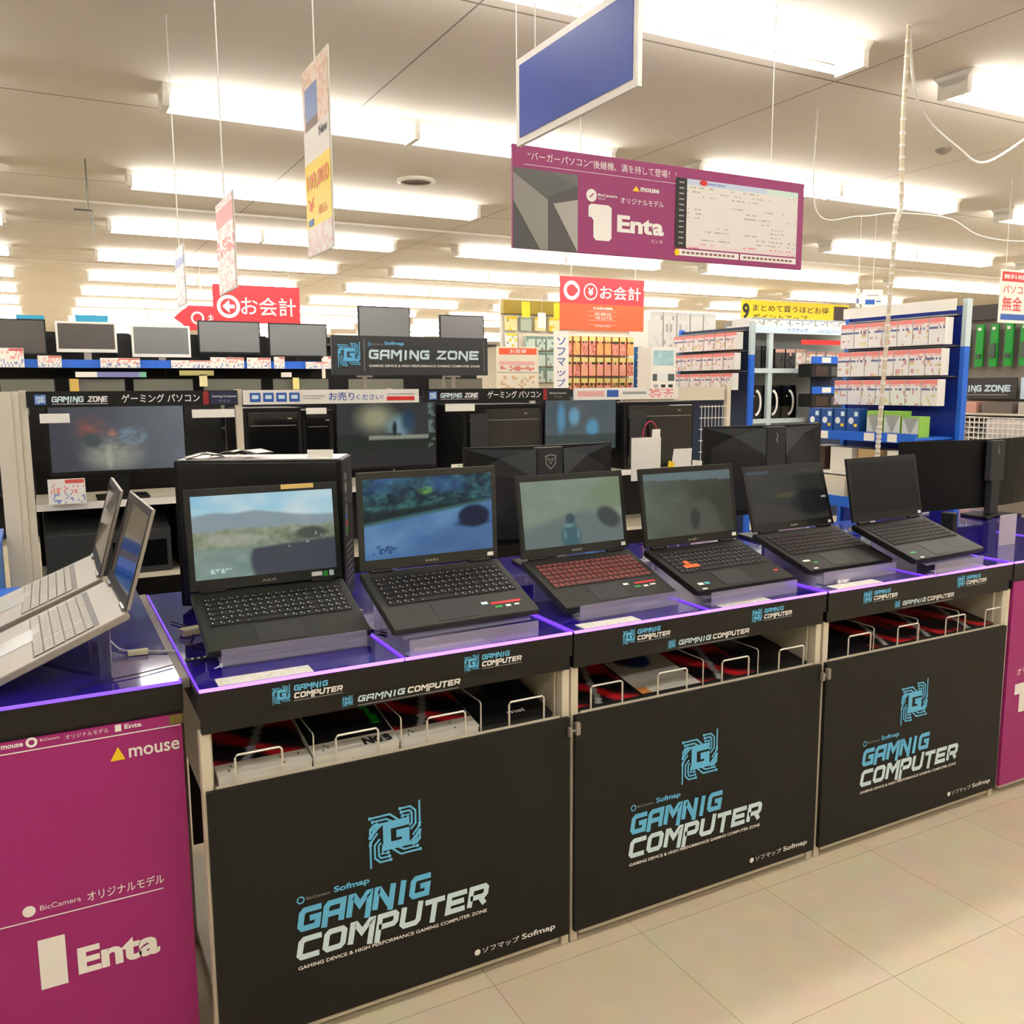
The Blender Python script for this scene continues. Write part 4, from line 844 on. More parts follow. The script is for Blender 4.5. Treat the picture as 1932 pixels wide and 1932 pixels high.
# red checkout signs
a0 = atY(400, 535, 9.2); a1 = atY(567, 607, 9.2)
t = thing('hanging_sign', 'red checkout sign with white arrow and お会計 lettering', 'sign', (0, 9.2, 0)); zt, zb = a0.z, 2.13
bd = MB().box(a0.x, a1.x, 0, .01, zb, zt, redm).build('board', t); L = a1.x-a0.x
a = MB().at(T(a0.x, -.002, zb) @ FRONT); H = zt-zb
a.ring(L*.17, H*.42, .095, .035, whitep); a.poly([(L*.10, H*.42), (L*.18, H*.6), (L*.18, H*.24)], whitep, .001); a.rect(L*.17, H*.37, L*.24, H*.47, whitep, .001)
a.text('お会計', L*.31, H*.2, L*.64, H*.5, whitep, .03); a.build('lettering', bd); MB().tube([(a0.x+.1, .005, zt), (a0.x+.1, .005, CZ-.001)], .003, white, 5).tube([(a1.x-.1, .005, zt), (a1.x-.1, .005, CZ-.001)], .003, white, 5).build('string', t)
b0 = atY(326, 575, 10.4); b1 = atY(410, 607, 10.4)
t = thing('hanging_sign', 'small red arrow shaped checkout sign pointing left behind the larger red one', 'sign', (0, 10.4, 0)); w_ = b1.x-b0.x; h_ = b0.z-b1.z+.1
bd = MB().prism([(b0.x, b0.z-h_*.5), (b0.x+.16, b0.z), (b1.x, b0.z), (b1.x, b0.z-h_), (b0.x+.16, b0.z-h_)], 'y', 0, .01, redm).build('board', t)
a = MB().at(T(b0.x, -.002, b0.z-h_) @ FRONT); a.ring(.25, h_*.5, .06, .02, whitep); a.text('お会計', .36, h_*.3, .3, h_*.38, whitep, .03); a.build('lettering', bd); MB().tube([(b0.x+.3, .005, b0.z), (b0.x+.3, .005, CZ-.001)], .003, white, 5).build('string', t)
# orange checkout sign over the sweets rack
Y7 = 7.0; a0 = atY(1057, 520, Y7); a1 = atY(1214, 626, Y7)
t = thing('hanging_sign', 'large orange お会計 checkout sign hanging above the sweets rack', 'sign', (0, Y7, 0)); L = a1.x-a0.x; H = a0.z-a1.z
bd = MB().box(a0.x, a1.x, 0, .01, a1.z, a0.z, orangem).build('board', t); a = MB().at(T(a0.x, -.002, a1.z) @ FRONT)
a.rect(0, H*.50, L, H, redm, -.0008); a.ring(L*.13, H*.74, L*.075, L*.035, whitep); a.poly([(L*.07, H*.74), (L*.13, H*.84), (L*.13, H*.64)], redm, .0006); a.rect(L*.12, H*.70, L*.2, H*.78, redm, .0006)
a.ring(L*.35, H*.73, L*.075, L*.012, whitep); a.text('¥', L*.32, H*.66, L*.065, H*.14, whitep, .04); a.text('お会計', L*.46, H*.60, L*.5, H*.26, whitep, .03); a.text('CASHIER', L*.38, H*.40, L*.24, H*.045, whitep, .02)
for k in range(4): a.rect(L*.32, H*(.36-.085*k), L*.66, H*(.363-.085*k), whitep)
a.text('収銀台', L*.4, H*.29, L*.2, H*.05, whitep); a.text('계산대', L*.4, H*.21, L*.2, H*.05, whitep); a.text('ชำระเงิน', L*.41, H*.07, L*.18, H*.04, whitep); a.build('lettering', bd)
MB().tube([(a0.x+.12, .005, a0.z), (a0.x+.12, .005, CZ-.001)], .003, white, 5).tube([(a1.x-.1, .005, a0.z), (a1.x-.1, .005, CZ-.001)], .003, white, 5).build('string', t)
# big purple board
Yp = 2.6; PX0, PX1, PZ0, PZ1 = 1.392, 2.670, 1.924, 2.246
t = thing('hanging_sign', 'big purple promotional board with a spec table hanging over the counters', 'sign', (PX0, Yp, PZ0)); W = PX1-PX0; H = PZ1-PZ0
bd = MB().box(0, W, 0, .012, 0, H, magenta2).build('board', t, bevel=.001); a = MB().at(T(0, -.0015, 0) @ FRONT)
a.text('“バーガーパソコン”後継機、満を持して登場！！', .055, .278, .60, .026, whitep); a.rect(.04, .262, .665, .2635, whitep); a.build('lettering', bd)
ph = MB().at(T(0, -.002, 0) @ FRONT)                      # the printed photo of a grey computer case
ph.pic(.0, .0, .245, .25, 30, 30, lambda u, v: mix((62, 60, 62), (120, 118, 116), .5*v+.3*u))
ph.poly([(0, .0), (.13, 0), (.13, .16), (0, .235)], mat('photo_a', '8c8a86', .5), .0005); ph.poly([(0, .0), (.10, 0), (0, .15)], mat('photo_b', '4c4c4e', .5), .0008)
ph.poly([(.13, .0), (.13, .17), (.245, .215), (.245, 0)], mat('photo_c', '504f50', .5), .0006); ph.poly([(.15, .15), (.245, .17), (.245, .0)], mat('photo_d', 'a6a49e', .5), .0009); ph.poly([(0, .235), (.13, .17), (.245, .215), (.12, .25), (0, .25)], mat('photo_e', '5b5f5c', .5), .0007)
ph.build('printed_photo', bd)
a = MB().at(T(0, -.0018, 0) @ FRONT); a.disc(.30, .19, .021, whitep); a.stroke([(.292, .183), (.308, .197)], .004, magenta2, .0005); a.text('BicCamera', .325, .190, .08, .009, whitep, .02); a.text('GROUP', .325, .180, .03, .005, whitep)
a.text('オリジナルモデル', .418, .175, .185, .021, whitep, .01); a.poly([(.468, .22), (.498, .22), (.483, .238)], yellow); a.text('mouse', .502, .221, .08, .014, whitep, .03)
a.poly([(.288, .155), (.298, .163), (.368, .163), (.382, .155), (.382, .055), (.372, .045), (.318, .045), (.308, .055), (.308, .11), (.298, .12), (.288, .12)], whitep); a.text('Enta', .405, .078, .20, .058, whitep, .04); a.text('エンタ', .55, .052, .05, .012, whitep); a.build('lettering', bd)
tb = MB().at(T(0, -.0018, 0) @ FRONT)
def spec_tab(u, v):
    if v > .92: return (196, 210, 234) if u < .7 else (202, 228, 218)
    if .90 < v: return (226, 223, 219)
    row = int(v*48); dash = row % 3 == 0 and hsh(int(u*90), row, 5) > .5 and hsh(int(u*8), row, 6) > .62
    if dash: return (222, 140, 150) if v < .12 else (176, 172, 172)
    return (230, 214, 216) if v < .07 else (226, 223, 219)
tb.rect(.655, .045, .705, .285, blackt); tb.pic(.705, .045, 1.245, .285, 90, 48, spec_tab, raw=True)
for k in range(12): tb.rect(.67, .058+k*.019, .692, .063+k*.019, greyp, .0004)
tb.disc(.78, .276, .018, redp, .0006, ry=.010); tb.text('¥89,800', .80, .27, .08, .008, bluep, z=.0008); tb.disc(.665, .028, .012, yellow, .0004)
for x0, x1 in ((.672, .955), (.962, 1.245)):
    tb.rect(x0, .018, x1, .040, whitep)
    for k in range(12): tb.rect(x0+.015+k*(x1-x0-.03)/12, .025, x0+.015+(k+.7)*(x1-x0-.03)/12, .033, mat('red_grey', '8a5a60', .5), .0004)
tb.build('spec_table', bd)
MB().tube([(.02, .006, H), (.02, .006, CZ-PZ0-.001)], .002, white, 5).tube([(.26, .006, H), (.26, .006, CZ-PZ0-.001)], .002, white, 5).tube([(W-.17, .006, H), (W-.17, .006, CZ-PZ0-.001)], .002, white, 5).build('string', t)
# blue sign whose corner shows above the purple board
q0 = atX(975, 277, 1.30); t = thing('hanging_sign', 'blue sign with a white border, its corner above the purple board', 'sign', (1.30, 0, 0))
MB().box(0, .012, q0.y-.6, q0.y, q0.z-.0, q0.z+.24, white).build('board', t); MB().box(-.002, 0, q0.y-.58, q0.y-.02, q0.z+.02, q0.z+.22, mat('sign_blue', '1c3c9c', .5)).build('printed_field', t)
MB().tube([(.006, q0.y-.1, q0.z+.24), (.006, q0.y-.1, CZ-.001)], .002, white, 5).tube([(.006, q0.y-.5, q0.z+.24), (.006, q0.y-.5, CZ-.001)], .002, white, 5).build('string', t)
# vertical banners hung end-on
def vbanner(label, X, pb0, pb1, ztop, fn, extra=None, nx=12, ny=40):
    f = atX(*pb0, X); n = atX(*pb1, X); zb = (f.z+n.z)/2; t = thing('hanging_banner', label, 'banner', (X, n.y, 0)); Lb = f.y-n.y; H = ztop-zb
    MB().box(0, .004, 0, Lb, zb, ztop, paper).build('sheet', t)
    a = MB().at(Matrix(((0, 0, -1, -.001), (-1, 0, 0, Lb), (0, 1, 0, zb), (0, 0, 0, 1)))); a.pic(0.004, 0.004, Lb-.004, H-.004, nx, ny, fn, raw=True)
    a.build('printed_field', t)
    if extra: a = MB().at(Matrix(((0, 0, -1, -.002), (-1, 0, 0, Lb), (0, 1, 0, zb), (0, 0, 0, 1)))); extra(a, Lb, H); a.build('lettering', t)
    MB().tube([(.002, Lb/2, ztop), (.002, Lb/2, CZ-.001)], .0025, white, 5).build('string', t)
def bn1(u, v):
    if v < .15: return (226, 196, 190) if hsh(int(u*12), int(v*60), 2) > .5 else (236, 228, 222)
    if v < .52: return (240, 208, 30) if v < .50 else (238, 230, 220)
    if v < .68: return (232, 228, 222)
    if v < .9 and .12 < u < .55: return (120, 140, 190) if v > .72 else (110, 84, 70)
    return (236, 216, 200) if hsh(int(u*12), int(v*40), 4) > .35 else (226, 190, 170)
def bx1(a, L, H):
    a.text('109,800', L*.08, H*.34, L*.84, H*.10, mat('orange_print', 'e07818', .5), .03); a.text('¥', L*.1, H*.24, L*.25, H*.07, orangem); a.text('税込', L*.5, H*.2, L*.35, H*.05, orangem)
    a.text('New', L*.62, H*.60, L*.3, H*.05, blackt, .03); a.rect(L*.1, H*.165, L*.3, H*.20, bluep)
vbanner('tall white banner with a yellow price field hanging near the top of the photo', .8, (582, 492), (630, 462), 2.45, bn1, bx1)
def bn2(u, v):
    if .72 < v < .92: return (222, 96, 92)
    if .40 < v < .58: return (214, 70, 66) if hsh(int(u*10), int(v*40), 3) > .45 else (236, 226, 224)
    return (232, 226, 224) if hsh(int(u*12), int(v*40), 9) > .3 else (222, 176, 172)
vbanner('white banner with red blocks above the red checkout sign', .54, (415, 560), (447, 540), 2.05, bn2)
def bn3(u, v): return (110, 120, 190) if .68 < v < .82 else (228, 228, 232) if hsh(int(u*10), int(v*30), 9) > .35 else (206, 190, 196)
vbanner('narrow white and blue banner left of the one with red blocks', .52, (335, 580), (352, 575), 2.02, bn3, nx=6)
# small signs on the right
p = atY(1690, 575, 4.9)
for k, (rz, l) in enumerate(((.55, 'left board'), (-.45, 'right board'))):
    t = thing('hanging_sign', 'small white and blue hanging sign above the blue gondola, '+l, 'sign', (p.x-.085+.17*k, 5.2, p.z), rz)
    bd = MB().box(-.085, .085, 0, .004, 0, .15, paper).build('board', t); a = MB().at(T(0, -.001, 0) @ FRONT); a.rect(-.06, .03, .02, .07, bluep); a.rect(.03, .05, .07, .06, bluep); a.rect(-.05, .10, .05, .108, greyp); a.build('lettering', bd)
    MB().tube([(0, .002, .15), (0, .002, CZ-p.z-.001)], .002, white, 5).build('string', t)
a0 = atY(1890, 507, 3.9); t = thing('hanging_sign', 'white sign with red characters cut by the right edge', 'sign', (a0.x, 3.9, a0.z-.36)); bd = MB().box(0, .5, 0, .006, 0, .36, paper).build('board', t)
a = MB().at(T(0, -.001, 0) @ FRONT); a.rect(.012, .28, .4, .345, redp); a.text('無料相談', .03, .295, .3, .035, whitep, .02, z=.0006); a.text('パソコン', .03, .20, .3, .055, redp, .01); a.text('無金', .03, .08, .22, .10, redp, .04); a.rect(.02, .02, .4, .06, bluep); a.build('lettering', bd)
MB().tube([(.05, .003, .36), (.05, .003, CZ-a0.z+.359)], .002, white, 5).tube([(.4, .003, .36), (.4, .003, CZ-a0.z+.359)], .002, white, 5).build('string', t)
#@@FAR
# ================================================================== FAR FIXTURES RIGHT OF THE CENTRE
def packfn(base, accent, s, top=.2):
    def f(u, v):
        if v > 1-top: return accent
        r = hsh(int(u*6), int(v*8), s); return accent if r > .88 else tuple(max(0, x-55) for x in base) if r > .80 else base
    return f
def pack(name, label, cat, loc, w, h, d, base, accent, s, group, rz=0., face='front', top=.2, nx=5, ny=8, frame=None):
    t = thing(name, label, cat, loc, rz, group); b = MB(); bm_ = frame or mat('p_%02x%02x%02x' % tuple(int(x) for x in base), '%02x%02x%02x' % tuple(int(x) for x in base), .45)
    b.box(0, w, 0, d, 0.0005, h, bm_); b.build('carton', t); MB().at(T(0, -.001, 0) @ FRONT).pic(.002, .002, w-.002, h-.002, nx, ny, packfn(base, accent, s, top), raw=True).build('printed_field', t); return t
# price poster on a stand
p = atY(938, 732, 5.6); q = atY(1016, 655, 5.6)
t = thing('price_poster', 'cream price poster with orange heading left of the sweets rack', 'poster', (p.x, 5.6, 0)); w_ = q.x-p.x
bd = MB().box(0, w_, 0, .01, p.z-.05, q.z, mat('cream_paper', 'e6dcc4', .6)).build('board', t); a = MB().at(T(0, -.0015, p.z-.05) @ FRONT); H = q.z-p.z+.05
a.rect(w_*.05, H*.84, w_*.95, H*.97, orangem); a.text('お買得', w_*.3, H*.86, w_*.4, H*.09, whitep, .03, z=.0006); a.rect(w_*.05, H*.62, w_*.9, H*.7, mat('pink_print', 'e0a8a8', .5)); a.rect(0, H*.46, w_, H*.475, greyp); a.pic(w_*.08, H*.08, w_*.9, H*.4, 12, 8, lambda u, v: (206, 170, 130) if hsh(int(u*12), int(v*8), 5) > .6 else (226, 216, 194), raw=True)
a.pic(w_*.08, H*.5, w_*.9, H*.6, 12, 3, lambda u, v: (206, 120, 110) if hsh(int(u*12), int(v*3), 8) > .6 else (226, 216, 194), raw=True); a.build('lettering', bd)
MB().box(w_/2-.015, w_/2+.015, .01, .03, .01, q.z-.1, silver).build('pole', t); MB().box(w_/2-.15, w_/2+.15, -.1, .15, .0005, .012, silver).build('foot', t)
# vertical banners with the shop name
def nbanner(label, px0, px1, y0, y1, Y, bgm, txm, cat='banner'):
    p = atY(px0, y1, Y); q = atY(px1, y0, Y); t = thing('standing_banner', label, cat, (p.x, Y, 0)); w_ = q.x-p.x; zb = p.z-.1; H = q.z-zb
    bd = MB().box(0, w_, 0, .006, zb, q.z, bgm).build('sheet', t); a = MB().at(T(0, -.001, zb) @ FRONT)
    for k, ch in enumerate('ソフマップ'): a.text(ch, w_*.22, H*(.80-.15*k), w_*.56, H*(.11 if ch != 'ッ' else .08), txm, .03)
    a.rect(w_*.08, H*.02, w_*.92, H*.14, redp if bgm is not bluem else whitep, .0005); a.build('lettering', bd)
    MB().box(w_/2-.012, w_/2+.012, .006, .026, 0.012, q.z, silver).build('pole', t); MB().box(w_/2-.05, w_/2+.05, -.1, .12, .0005, .012, silver).build('foot', t)
nbanner('white upright banner with blue katakana left of the sweets rack', 1045, 1073, 625, 733, 6.6, paper, bluep)
nbanner('blue upright banner with white katakana right of the sweets rack', 1196, 1217, 655, 733, 6.6, mat('banner_blue', '1c5a90', .5), whitep)
# sweets rack
a0 = atY(1070, 626, Y7-.1); a1 = atY(1200, 735, Y7-.1); RX0, RX1 = a0.x, a1.x
t = thing('snack_rack', 'wire rack of hanging orange and pink snack packets below the orange sign', 'rack', (RX0, Y7-.1, 0))
MB().box(0, RX1-RX0, .12, .14, .0005, 2.0, beige).build('back_panel', t)
for k in range(4): MB().box(0, RX1-RX0, .10, .12, 1.93-.24*k, 1.945-.24*k, white).build('bar', t)
MB().box(0, RX1-RX0, -.15, .14, .0005, .12, beige).build('base', t)
cs = [((206, 128, 60), (210, 190, 90)), ((214, 130, 130), (190, 170, 90)), ((196, 110, 60), (60, 110, 60)), ((200, 120, 110), (160, 60, 40))]
nP = 9; pw = (RX1-RX0)/nP
for r in range(5):
    for c in range(nP):
        b, ac = cs[[0, 1, 2, 1, 0][r] if hsh(r, c, 3) > .25 else 3]
        t = thing('snack_packet', 'snack packet on the sweets rack, %s row from the top, %s from the left' % (ORD[r], ORD[c]), 'snack', (RX0+c*pw+.006, Y7-.06, 1.765-.19*r), 0, 'snack packets on the sweets rack')
        def pfk(u, v, b=b, ac=ac, r=r, c=c): return (206, 196, 120) if v > .78 else (46, 40, 30) if (.6 < v < .78 and hsh(int(u*6), c, r) > .45) else mix(mix(b, (236, 176, 150), .4), ac, .5 if hsh(int(u*6), int(v*10), c) > .7 else 0)
        MB().prism([(.0, .0), (pw-.012, 0), (pw-.014, .17), (.002, .17)], 'y', 0, .03, mat('p_orange', 'c87a40', .4)).build('bag', t); MB().at(T(0, -.001, 0) @ FRONT).pic(0.002, .002, pw-.014, .168, 5, 8, pfk, raw=True).build('printed_field', t)
# yellow promotional display further back
Y10 = 9.6; a0 = atY(965, 525, Y10); a1 = atY(1062, 700, Y10)
t = thing('display_shelving', 'tall yellow topped pegboard display behind the cream poster', 'shelving', (a0.x-.1, Y10, 0)); W = a1.x-a0.x+.5
MB().box(0, W, .1, .12, .0005, 2.55, white).build('back_panel', t); MB().box(0, W, .02, .10, 2.36, 2.52, mat('dull_yellow', 'a08a28', .5)).build('header_board', t); MB().box(0, W, -.1, .12, .0005, .15, beige).build('base', t)
for c in range(5):
    for r in range(7):
        k = hsh(c, r, 77); b, ac = ((236, 226, 170), (226, 196, 30)) if k > .55 else ((236, 234, 226), (210, 200, 60)) if k > .25 else ((190, 205, 190), (150, 160, 150))
        pack('hanging_pack', 'pack on the yellow topped display, %s row from the top, %s from the left' % (ORD[r], ORD[c]), 'pack', (a0.x-.06+c*.2, Y10+.03, 2.16-.2*r), .15, .17, .05, b, ac, c*9+r, 'packs on the yellow display', nx=4, ny=5)
for c in range(3):
    tag(MB().box(a0.x+.02+c*.22, a0.x+.13+c*.22, Y10-.22, Y10-.215, 2.3-.12*(c % 2), 2.48-.12*(c % 2), (yellow, white, yellow)[c]).tube([(a0.x+.075+c*.22, Y10-.217, 2.48-.12*(c % 2)), (a0.x+.075+c*.22, Y10-.217, CZ-.001)], .002, white, 4).build('hanging_card'), '%s card dangling before the yellow display, %s from the left' % (('yellow', 'white', 'yellow')[c], ORD[c]), 'card')
# green and white small appliances beside the banner
p = atY(1008, 650, 8.4)
for k in range(4):
    for r in range(3):
        pack('hanging_pack', 'pale green pack left of the white katakana banner, %s row, %s one' % (ORD[r], ORD[k]), 'pack', (p.x-.1+k*.13, 8.4, p.z-.06-.17*r), .11, .15, .04, (190, 208, 196), (110, 140, 130), k+r*5, 'pale green packs', nx=4, ny=5)
t = thing('display_shelving', 'low backing board of the pale green packs', 'shelving', (p.x-.15, 8.46, 0)); MB().box(0, .62, 0, .02, .0005, p.z+.12, beige).build('back_panel', t)
# white boxes on a high shelf
Y8 = 8.0; a0 = atY(1222, 632, Y8); a1 = atY(1335, 580, Y8)
t = thing('display_shelving', 'dark shelving carrying tall white boxes right of the orange sign', 'shelving', (a0.x, Y8, 0)); W = a1.x-a0.x+.3
for z in (a0.z-.14, 1.2, .6): MB().box(0, W, 0, .4, z-.02, z, white).box(0, W, -.01, 0, z-.05, z+.01, white).build('shelf', t)
MB().box(0, W, .4, .42, .0005, 2.3, mat('soft_white', 'dcdcd6', .5)).build('back_panel', t); MB().box(0, .03, 0, .4, .0005, 2.2, white).build('side_panel', t)
for k in range(5): pack('boxed_appliance', 'tall white appliance box on the high shelf, %s from the left' % ORD[k], 'box', (a0.x+.05+k*.19, Y8+.03, a0.z-.1395), .175, .40, .25, (228, 228, 224), (216, 216, 214), 40+k, 'tall white boxes', nx=6, ny=9, top=.08)
# white leaflet cabinet in front
Yc_ = 6.2; a0 = atY(1228, 740, Yc_); a1 = atY(1276, 655, Yc_)
t = thing('leaflet_cabinet', 'small white cabinet with a picture card left of the blue posted pegboard', 'cabinet', (a0.x, Yc_, 0)); w_ = a1.x-a0.x
MB().box(0, w_, 0, .2, .0005, a1.z, white).build('body', t, bevel=.004); a = MB().at(T(0, -.0015, 0) @ FRONT)
a.pic(w_*.08, a1.z-.16, w_*.9, a1.z-.03, 12, 8, lambda u, v: mix((200, 220, 226), (120, 170, 180), fb(u, v, 6, 3))); a.pic(w_*.06, a1.z-.29, w_*.94, a1.z-.23, 10, 2, lambda u, v: (70, 80, 78) if hsh(int(u*4), 1, 3) > .3 else (220, 222, 220), raw=True)
for k in range(3): a.rect(w_*(.1+.3*k), a1.z-.40, w_*(.28+.3*k), a1.z-.32, blackt if k else greyp)
a.build('printed_field', t)
# pegboard gondolas seen obliquely (faces look towards -x)
def peg_gondola(label, X, ynear, yfar, ztop, rows, n, gname, bw, bh, post=bluem, boardm=dblue, s0=0):
    t = thing('pegboard_gondola', label, 'shelving', (X, ynear, 0)); L = yfar-ynear
    MB().box(.03, .05, 0, L, .0005, ztop, boardm).build('pegboard', t); MB().box(.01, .06, -.03, 0, .0005, ztop-.25, post).box(.01, .06, -.03, 0, ztop-.25, ztop+.04, mat('pale_steel', 'b8c8cc', .5)).build('post', t); MB().box(.01, .06, L, L+.03, .0005, ztop+.02, post).build('post', t); MB().box(-.30, .3, .0, L, .0005, .12, post).build('base', t)
    for j, (z, h, bc, ac) in enumerate(rows):
        MB().box(-.02, .03, .02, L-.02, z+h+.012, z+h+.02, silverd).build('hook_bar', t)
        for k in range(n):
            y = yfar-.03-(k+.5)*(L-.06)/n
            tt = thing('boxed_product', 'white product box on the %s, %s row, %s from near end' % (gname, ('top', 'second', 'third', 'fourth')[j], ORD[n-1-k]), 'box', (X-.10-.02*j, y-bw/2, z), 0, 'product boxes on the '+gname)
            MB().box(.0, .075, 0, bw, 0, h, mat('p_box', 'dcdad6', .45)).build('carton', tt)
            def fn(u, v, k=k, j=j):
                if v > .86: return ac
                if v > .74: return mix(bc, ac, .5 if hsh(int(u*7), 1, k+j) > .5 else .1)
                if .58 < v < .70: return (86, 96, 140) if hsh(int(u*9), 2, 4+k) > .3 else bc
                r = hsh(int(u*7), int(v*9), k*3+j*11+s0); return (206, 196, 140) if r > .93 and v < .5 else (200, 150, 150) if r > .84 else bc
            MB().at(Matrix(((0, 0, -1, -.001), (-1, 0, 0, bw), (0, 1, 0, 0), (0, 0, 0, 1)))).pic(.002, .002, bw-.002, h-.002, 9, 12, fn, raw=True).build('label', tt)
    return t
wr = ((226, 224, 224), (222, 128, 124))
g = peg_gondola('blue pegboard gondola full of white labelled boxes, right of the hanging cable', 5.06, 3.60, 4.47, 1.96, [(1.725, .165, *wr), (1.535, .165, *wr), (1.345, .165, *wr)], 7, 'near blue pegboard', .112, .165)
MB().box(-.06, -.05, .0, .86, 1.93, 2.0, white).build('header_board', g)
MB().box(-.32, .03, .02, .86, 1.135, 1.15, bluem).box(-.335, -.32, .02, .86, 1.115, 1.175, bluem).build('shelf', g)
MB().box(-.338, -.335, .15, .22, 1.12, 1.17, paper).box(-.338, -.335, .32, .40, 1.12, 1.17, paper).box(-.338, -.335, .7, .85, 1.12, 1.17, paper).build('price_tag', g)
for k in range(4):
    y = 4.56-.112*(k+1); t = thing('boxed_product', 'blue and white bulb pack on the near pegboard shelf, %s from the far end' % ORD[k], 'box', (4.80, y, 1.1505), 0, 'blue bulb packs')
    MB().box(0, .08, 0, .1, 0, .17, mat('pack_blue', '1c4c90', .4)).build('carton', t); a = MB().at(Matrix(((0, 0, -1, -.001), (-1, 0, 0, .1), (0, 1, 0, 0), (0, 0, 0, 1)))); a.disc(.035, .09, .022, whitep); a.rect(.06, .12, .09, .15, paleblue); a.rect(.06, .05, .085, .07, yellow); a.build('label', t)
for k in range(3):
    y = 4.06-.135*(k+1); t = thing('boxed_product', 'green and grey picture box on the shelf of the near blue pegboard, %s one' % ORD[k], 'box', (4.80-.0*k, y, 1.1505), 0, 'green picture boxes')
    MB().box(0, .1, 0, .125, 0, .16 if k < 2 else .13, mat('pack_green', '86b84a', .4)).build('carton', t)
    MB().at(Matrix(((0, 0, -1, -.001), (-1, 0, 0, .125), (0, 1, 0, 0), (0, 0, 0, 1)))).pic(.003, .003, .122, .135 if k < 2 else .12, 10, 10, lambda u, v: (40, 52, 36) if v < .2 else (206, 210, 198) if abs(u-.5) > v*.45 else (150, 156, 146)).build('label', t)
for k in range(3):
    tag(MB().box(4.745, 4.98, 3.66+.25*k, 3.86+.25*k, .72, .80+.035*k, (brown, mat('carton_tan', 'b89a68', .6), mat('carton_white', 'd8d0c0', .6))[k]).build('carton'), 'tan carton on the bottom shelf of the near blue gondola, %s from the near end' % ORD[k], 'carton')
MB().box(-.34, .03, .02, .86, .70, .7195, white).box(-.355, -.34, .02, .86, .67, .74, bluem).build('shelf', g)
for k in range(4):
    tag(MB().box(4.78, 4.98, 3.68+.23*k, 3.86+.23*k, .9, 1.06, (paper, mat('carton_tan'), paper, mat('p_dark', '3a2a24', .5))[k]).build('small_box'), 'small box on the middle shelf under the blue rail, %s from the near end' % ORD[k], 'box')
MB().box(-.3, .03, .02, .86, .88, .8995, white).build('shelf', g)
peg_gondola('farther pegboard gondola with a blue end post and white boxes, near the centre right', 5.60, 6.05, 7.0, 2.0, [(1.80, .15, *wr), (1.62, .15, *wr), (1.44, .15, *wr)], 6, 'farther blue pegboard', .14, .15, boardm=mat('peg_dark', '22304c', .6), s0=50)
# facing gondola behind, with white header, black bags and speakers
YG = 7.2
def bays(px): return atY(px, 700, YG).x
x0, x1 = bays(1418), bays(1616)
t = thing('display_shelving', 'long grey shelving with a white and blue header between the two blue pegboards', 'shelving', (x0, YG, 0)); W = x1-x0; gg = t
zh = atY(1500, 625, YG).z
MB().box(0, W+1.2, .42, .44, .0005, zh+.1, mat('grey_back', 'a9b0b0', .6)).build('back_panel', t)
hb = MB().box(0, W, -.02, 0, zh-.03, zh+.05, mat('pale_header', 'c8dcea', .5)).build('header_board', t); a = MB().at(T(0, -.0215, zh-.03) @ FRONT); a.text('ソフマップ', W*.3, .02, .3, .04, bluep, .02); a.text('パソコンパーツ', W*.58, .02, .4, .03, bluep); a.build('lettering', hb)
for px in (1418, 1452, 1616): MB().box(bays(px)-x0-.03, bays(px)-x0+.03, -.01, .03, .0005, zh-.03, mat('pale_steel', 'b8c8cc', .5)).build('post', t)
ZS1 = atY(1500, 697, YG).z; ZS2 = atY(1500, 790, YG).z
for z in (ZS1, ZS2, ZS2-.5): MB().box(0, W, 0, .42, z-.02, z, white).box(0, W, -.014, 0, z-.04, z+.01, mat('pale_steel')).build('shelf', t)
def onG(px, py): return atY(px, py, YG)
z1 = ZS1+.0005
for k in range(8):
    pack('boxed_product', 'cream and grey box under the pale header, %s from the left' % ORD[k], 'box', (x0+.38+k*.155, YG+.05, z1), .14, .20 if k > 2 else .22, .2, (214, 208, 196) if k > 1 else (52, 50, 48), (196, 150, 140), 60+k, 'boxes under the pale header', nx=5, ny=6, top=.1)
for k in range(2): pack('boxed_product', 'black speaker box at the left under the pale header, %s one' % ORD[k], 'box', (x0+.02+k*.17, YG+.05, z1), .15, .25, .2, (38, 38, 40), (60, 60, 62), 80+k, 'black speaker boxes', nx=5, ny=6, top=.1)
for k in range(8):
    pack('boxed_product', 'white box standing on top above the pale header, %s from the left' % ORD[k], 'box', (x0+.02+k*.19, YG+.05, zh+.0605), .17, .075, .3, (222, 222, 218), (150, 160, 170), 90+k, 'white boxes above the pale header', nx=5, ny=4, top=.15)
MB().box(0, W+.2, .02, .41, zh+.04, zh+.06, white).build('top_board', gg)
for k in range(3):
    t = thing('hanging_bag', 'black glossy bag with a white curved band, %s from the left' % ORD[k], 'bag', (x0+.02+k*.24, YG+.05, ZS2+.0005), 0, 'black bags with white bands')
    MB().prism([(0, .0), (.22, 0), (.225, .19), (.2, .37), (.02, .37), (-.005, .19)], 'y', 0, .10, blackg).build('body', t); a = MB().at(T(0, -.0015, 0) @ FRONT); a.stroke([(.10+.07*math.cos(b), .18+.13*math.sin(b)) for b in [PI*(.5-k2/8) for k2 in range(9)]], .028, whitep); a.disc(.07, .25, .012, silver); a.build('printed_band', t)
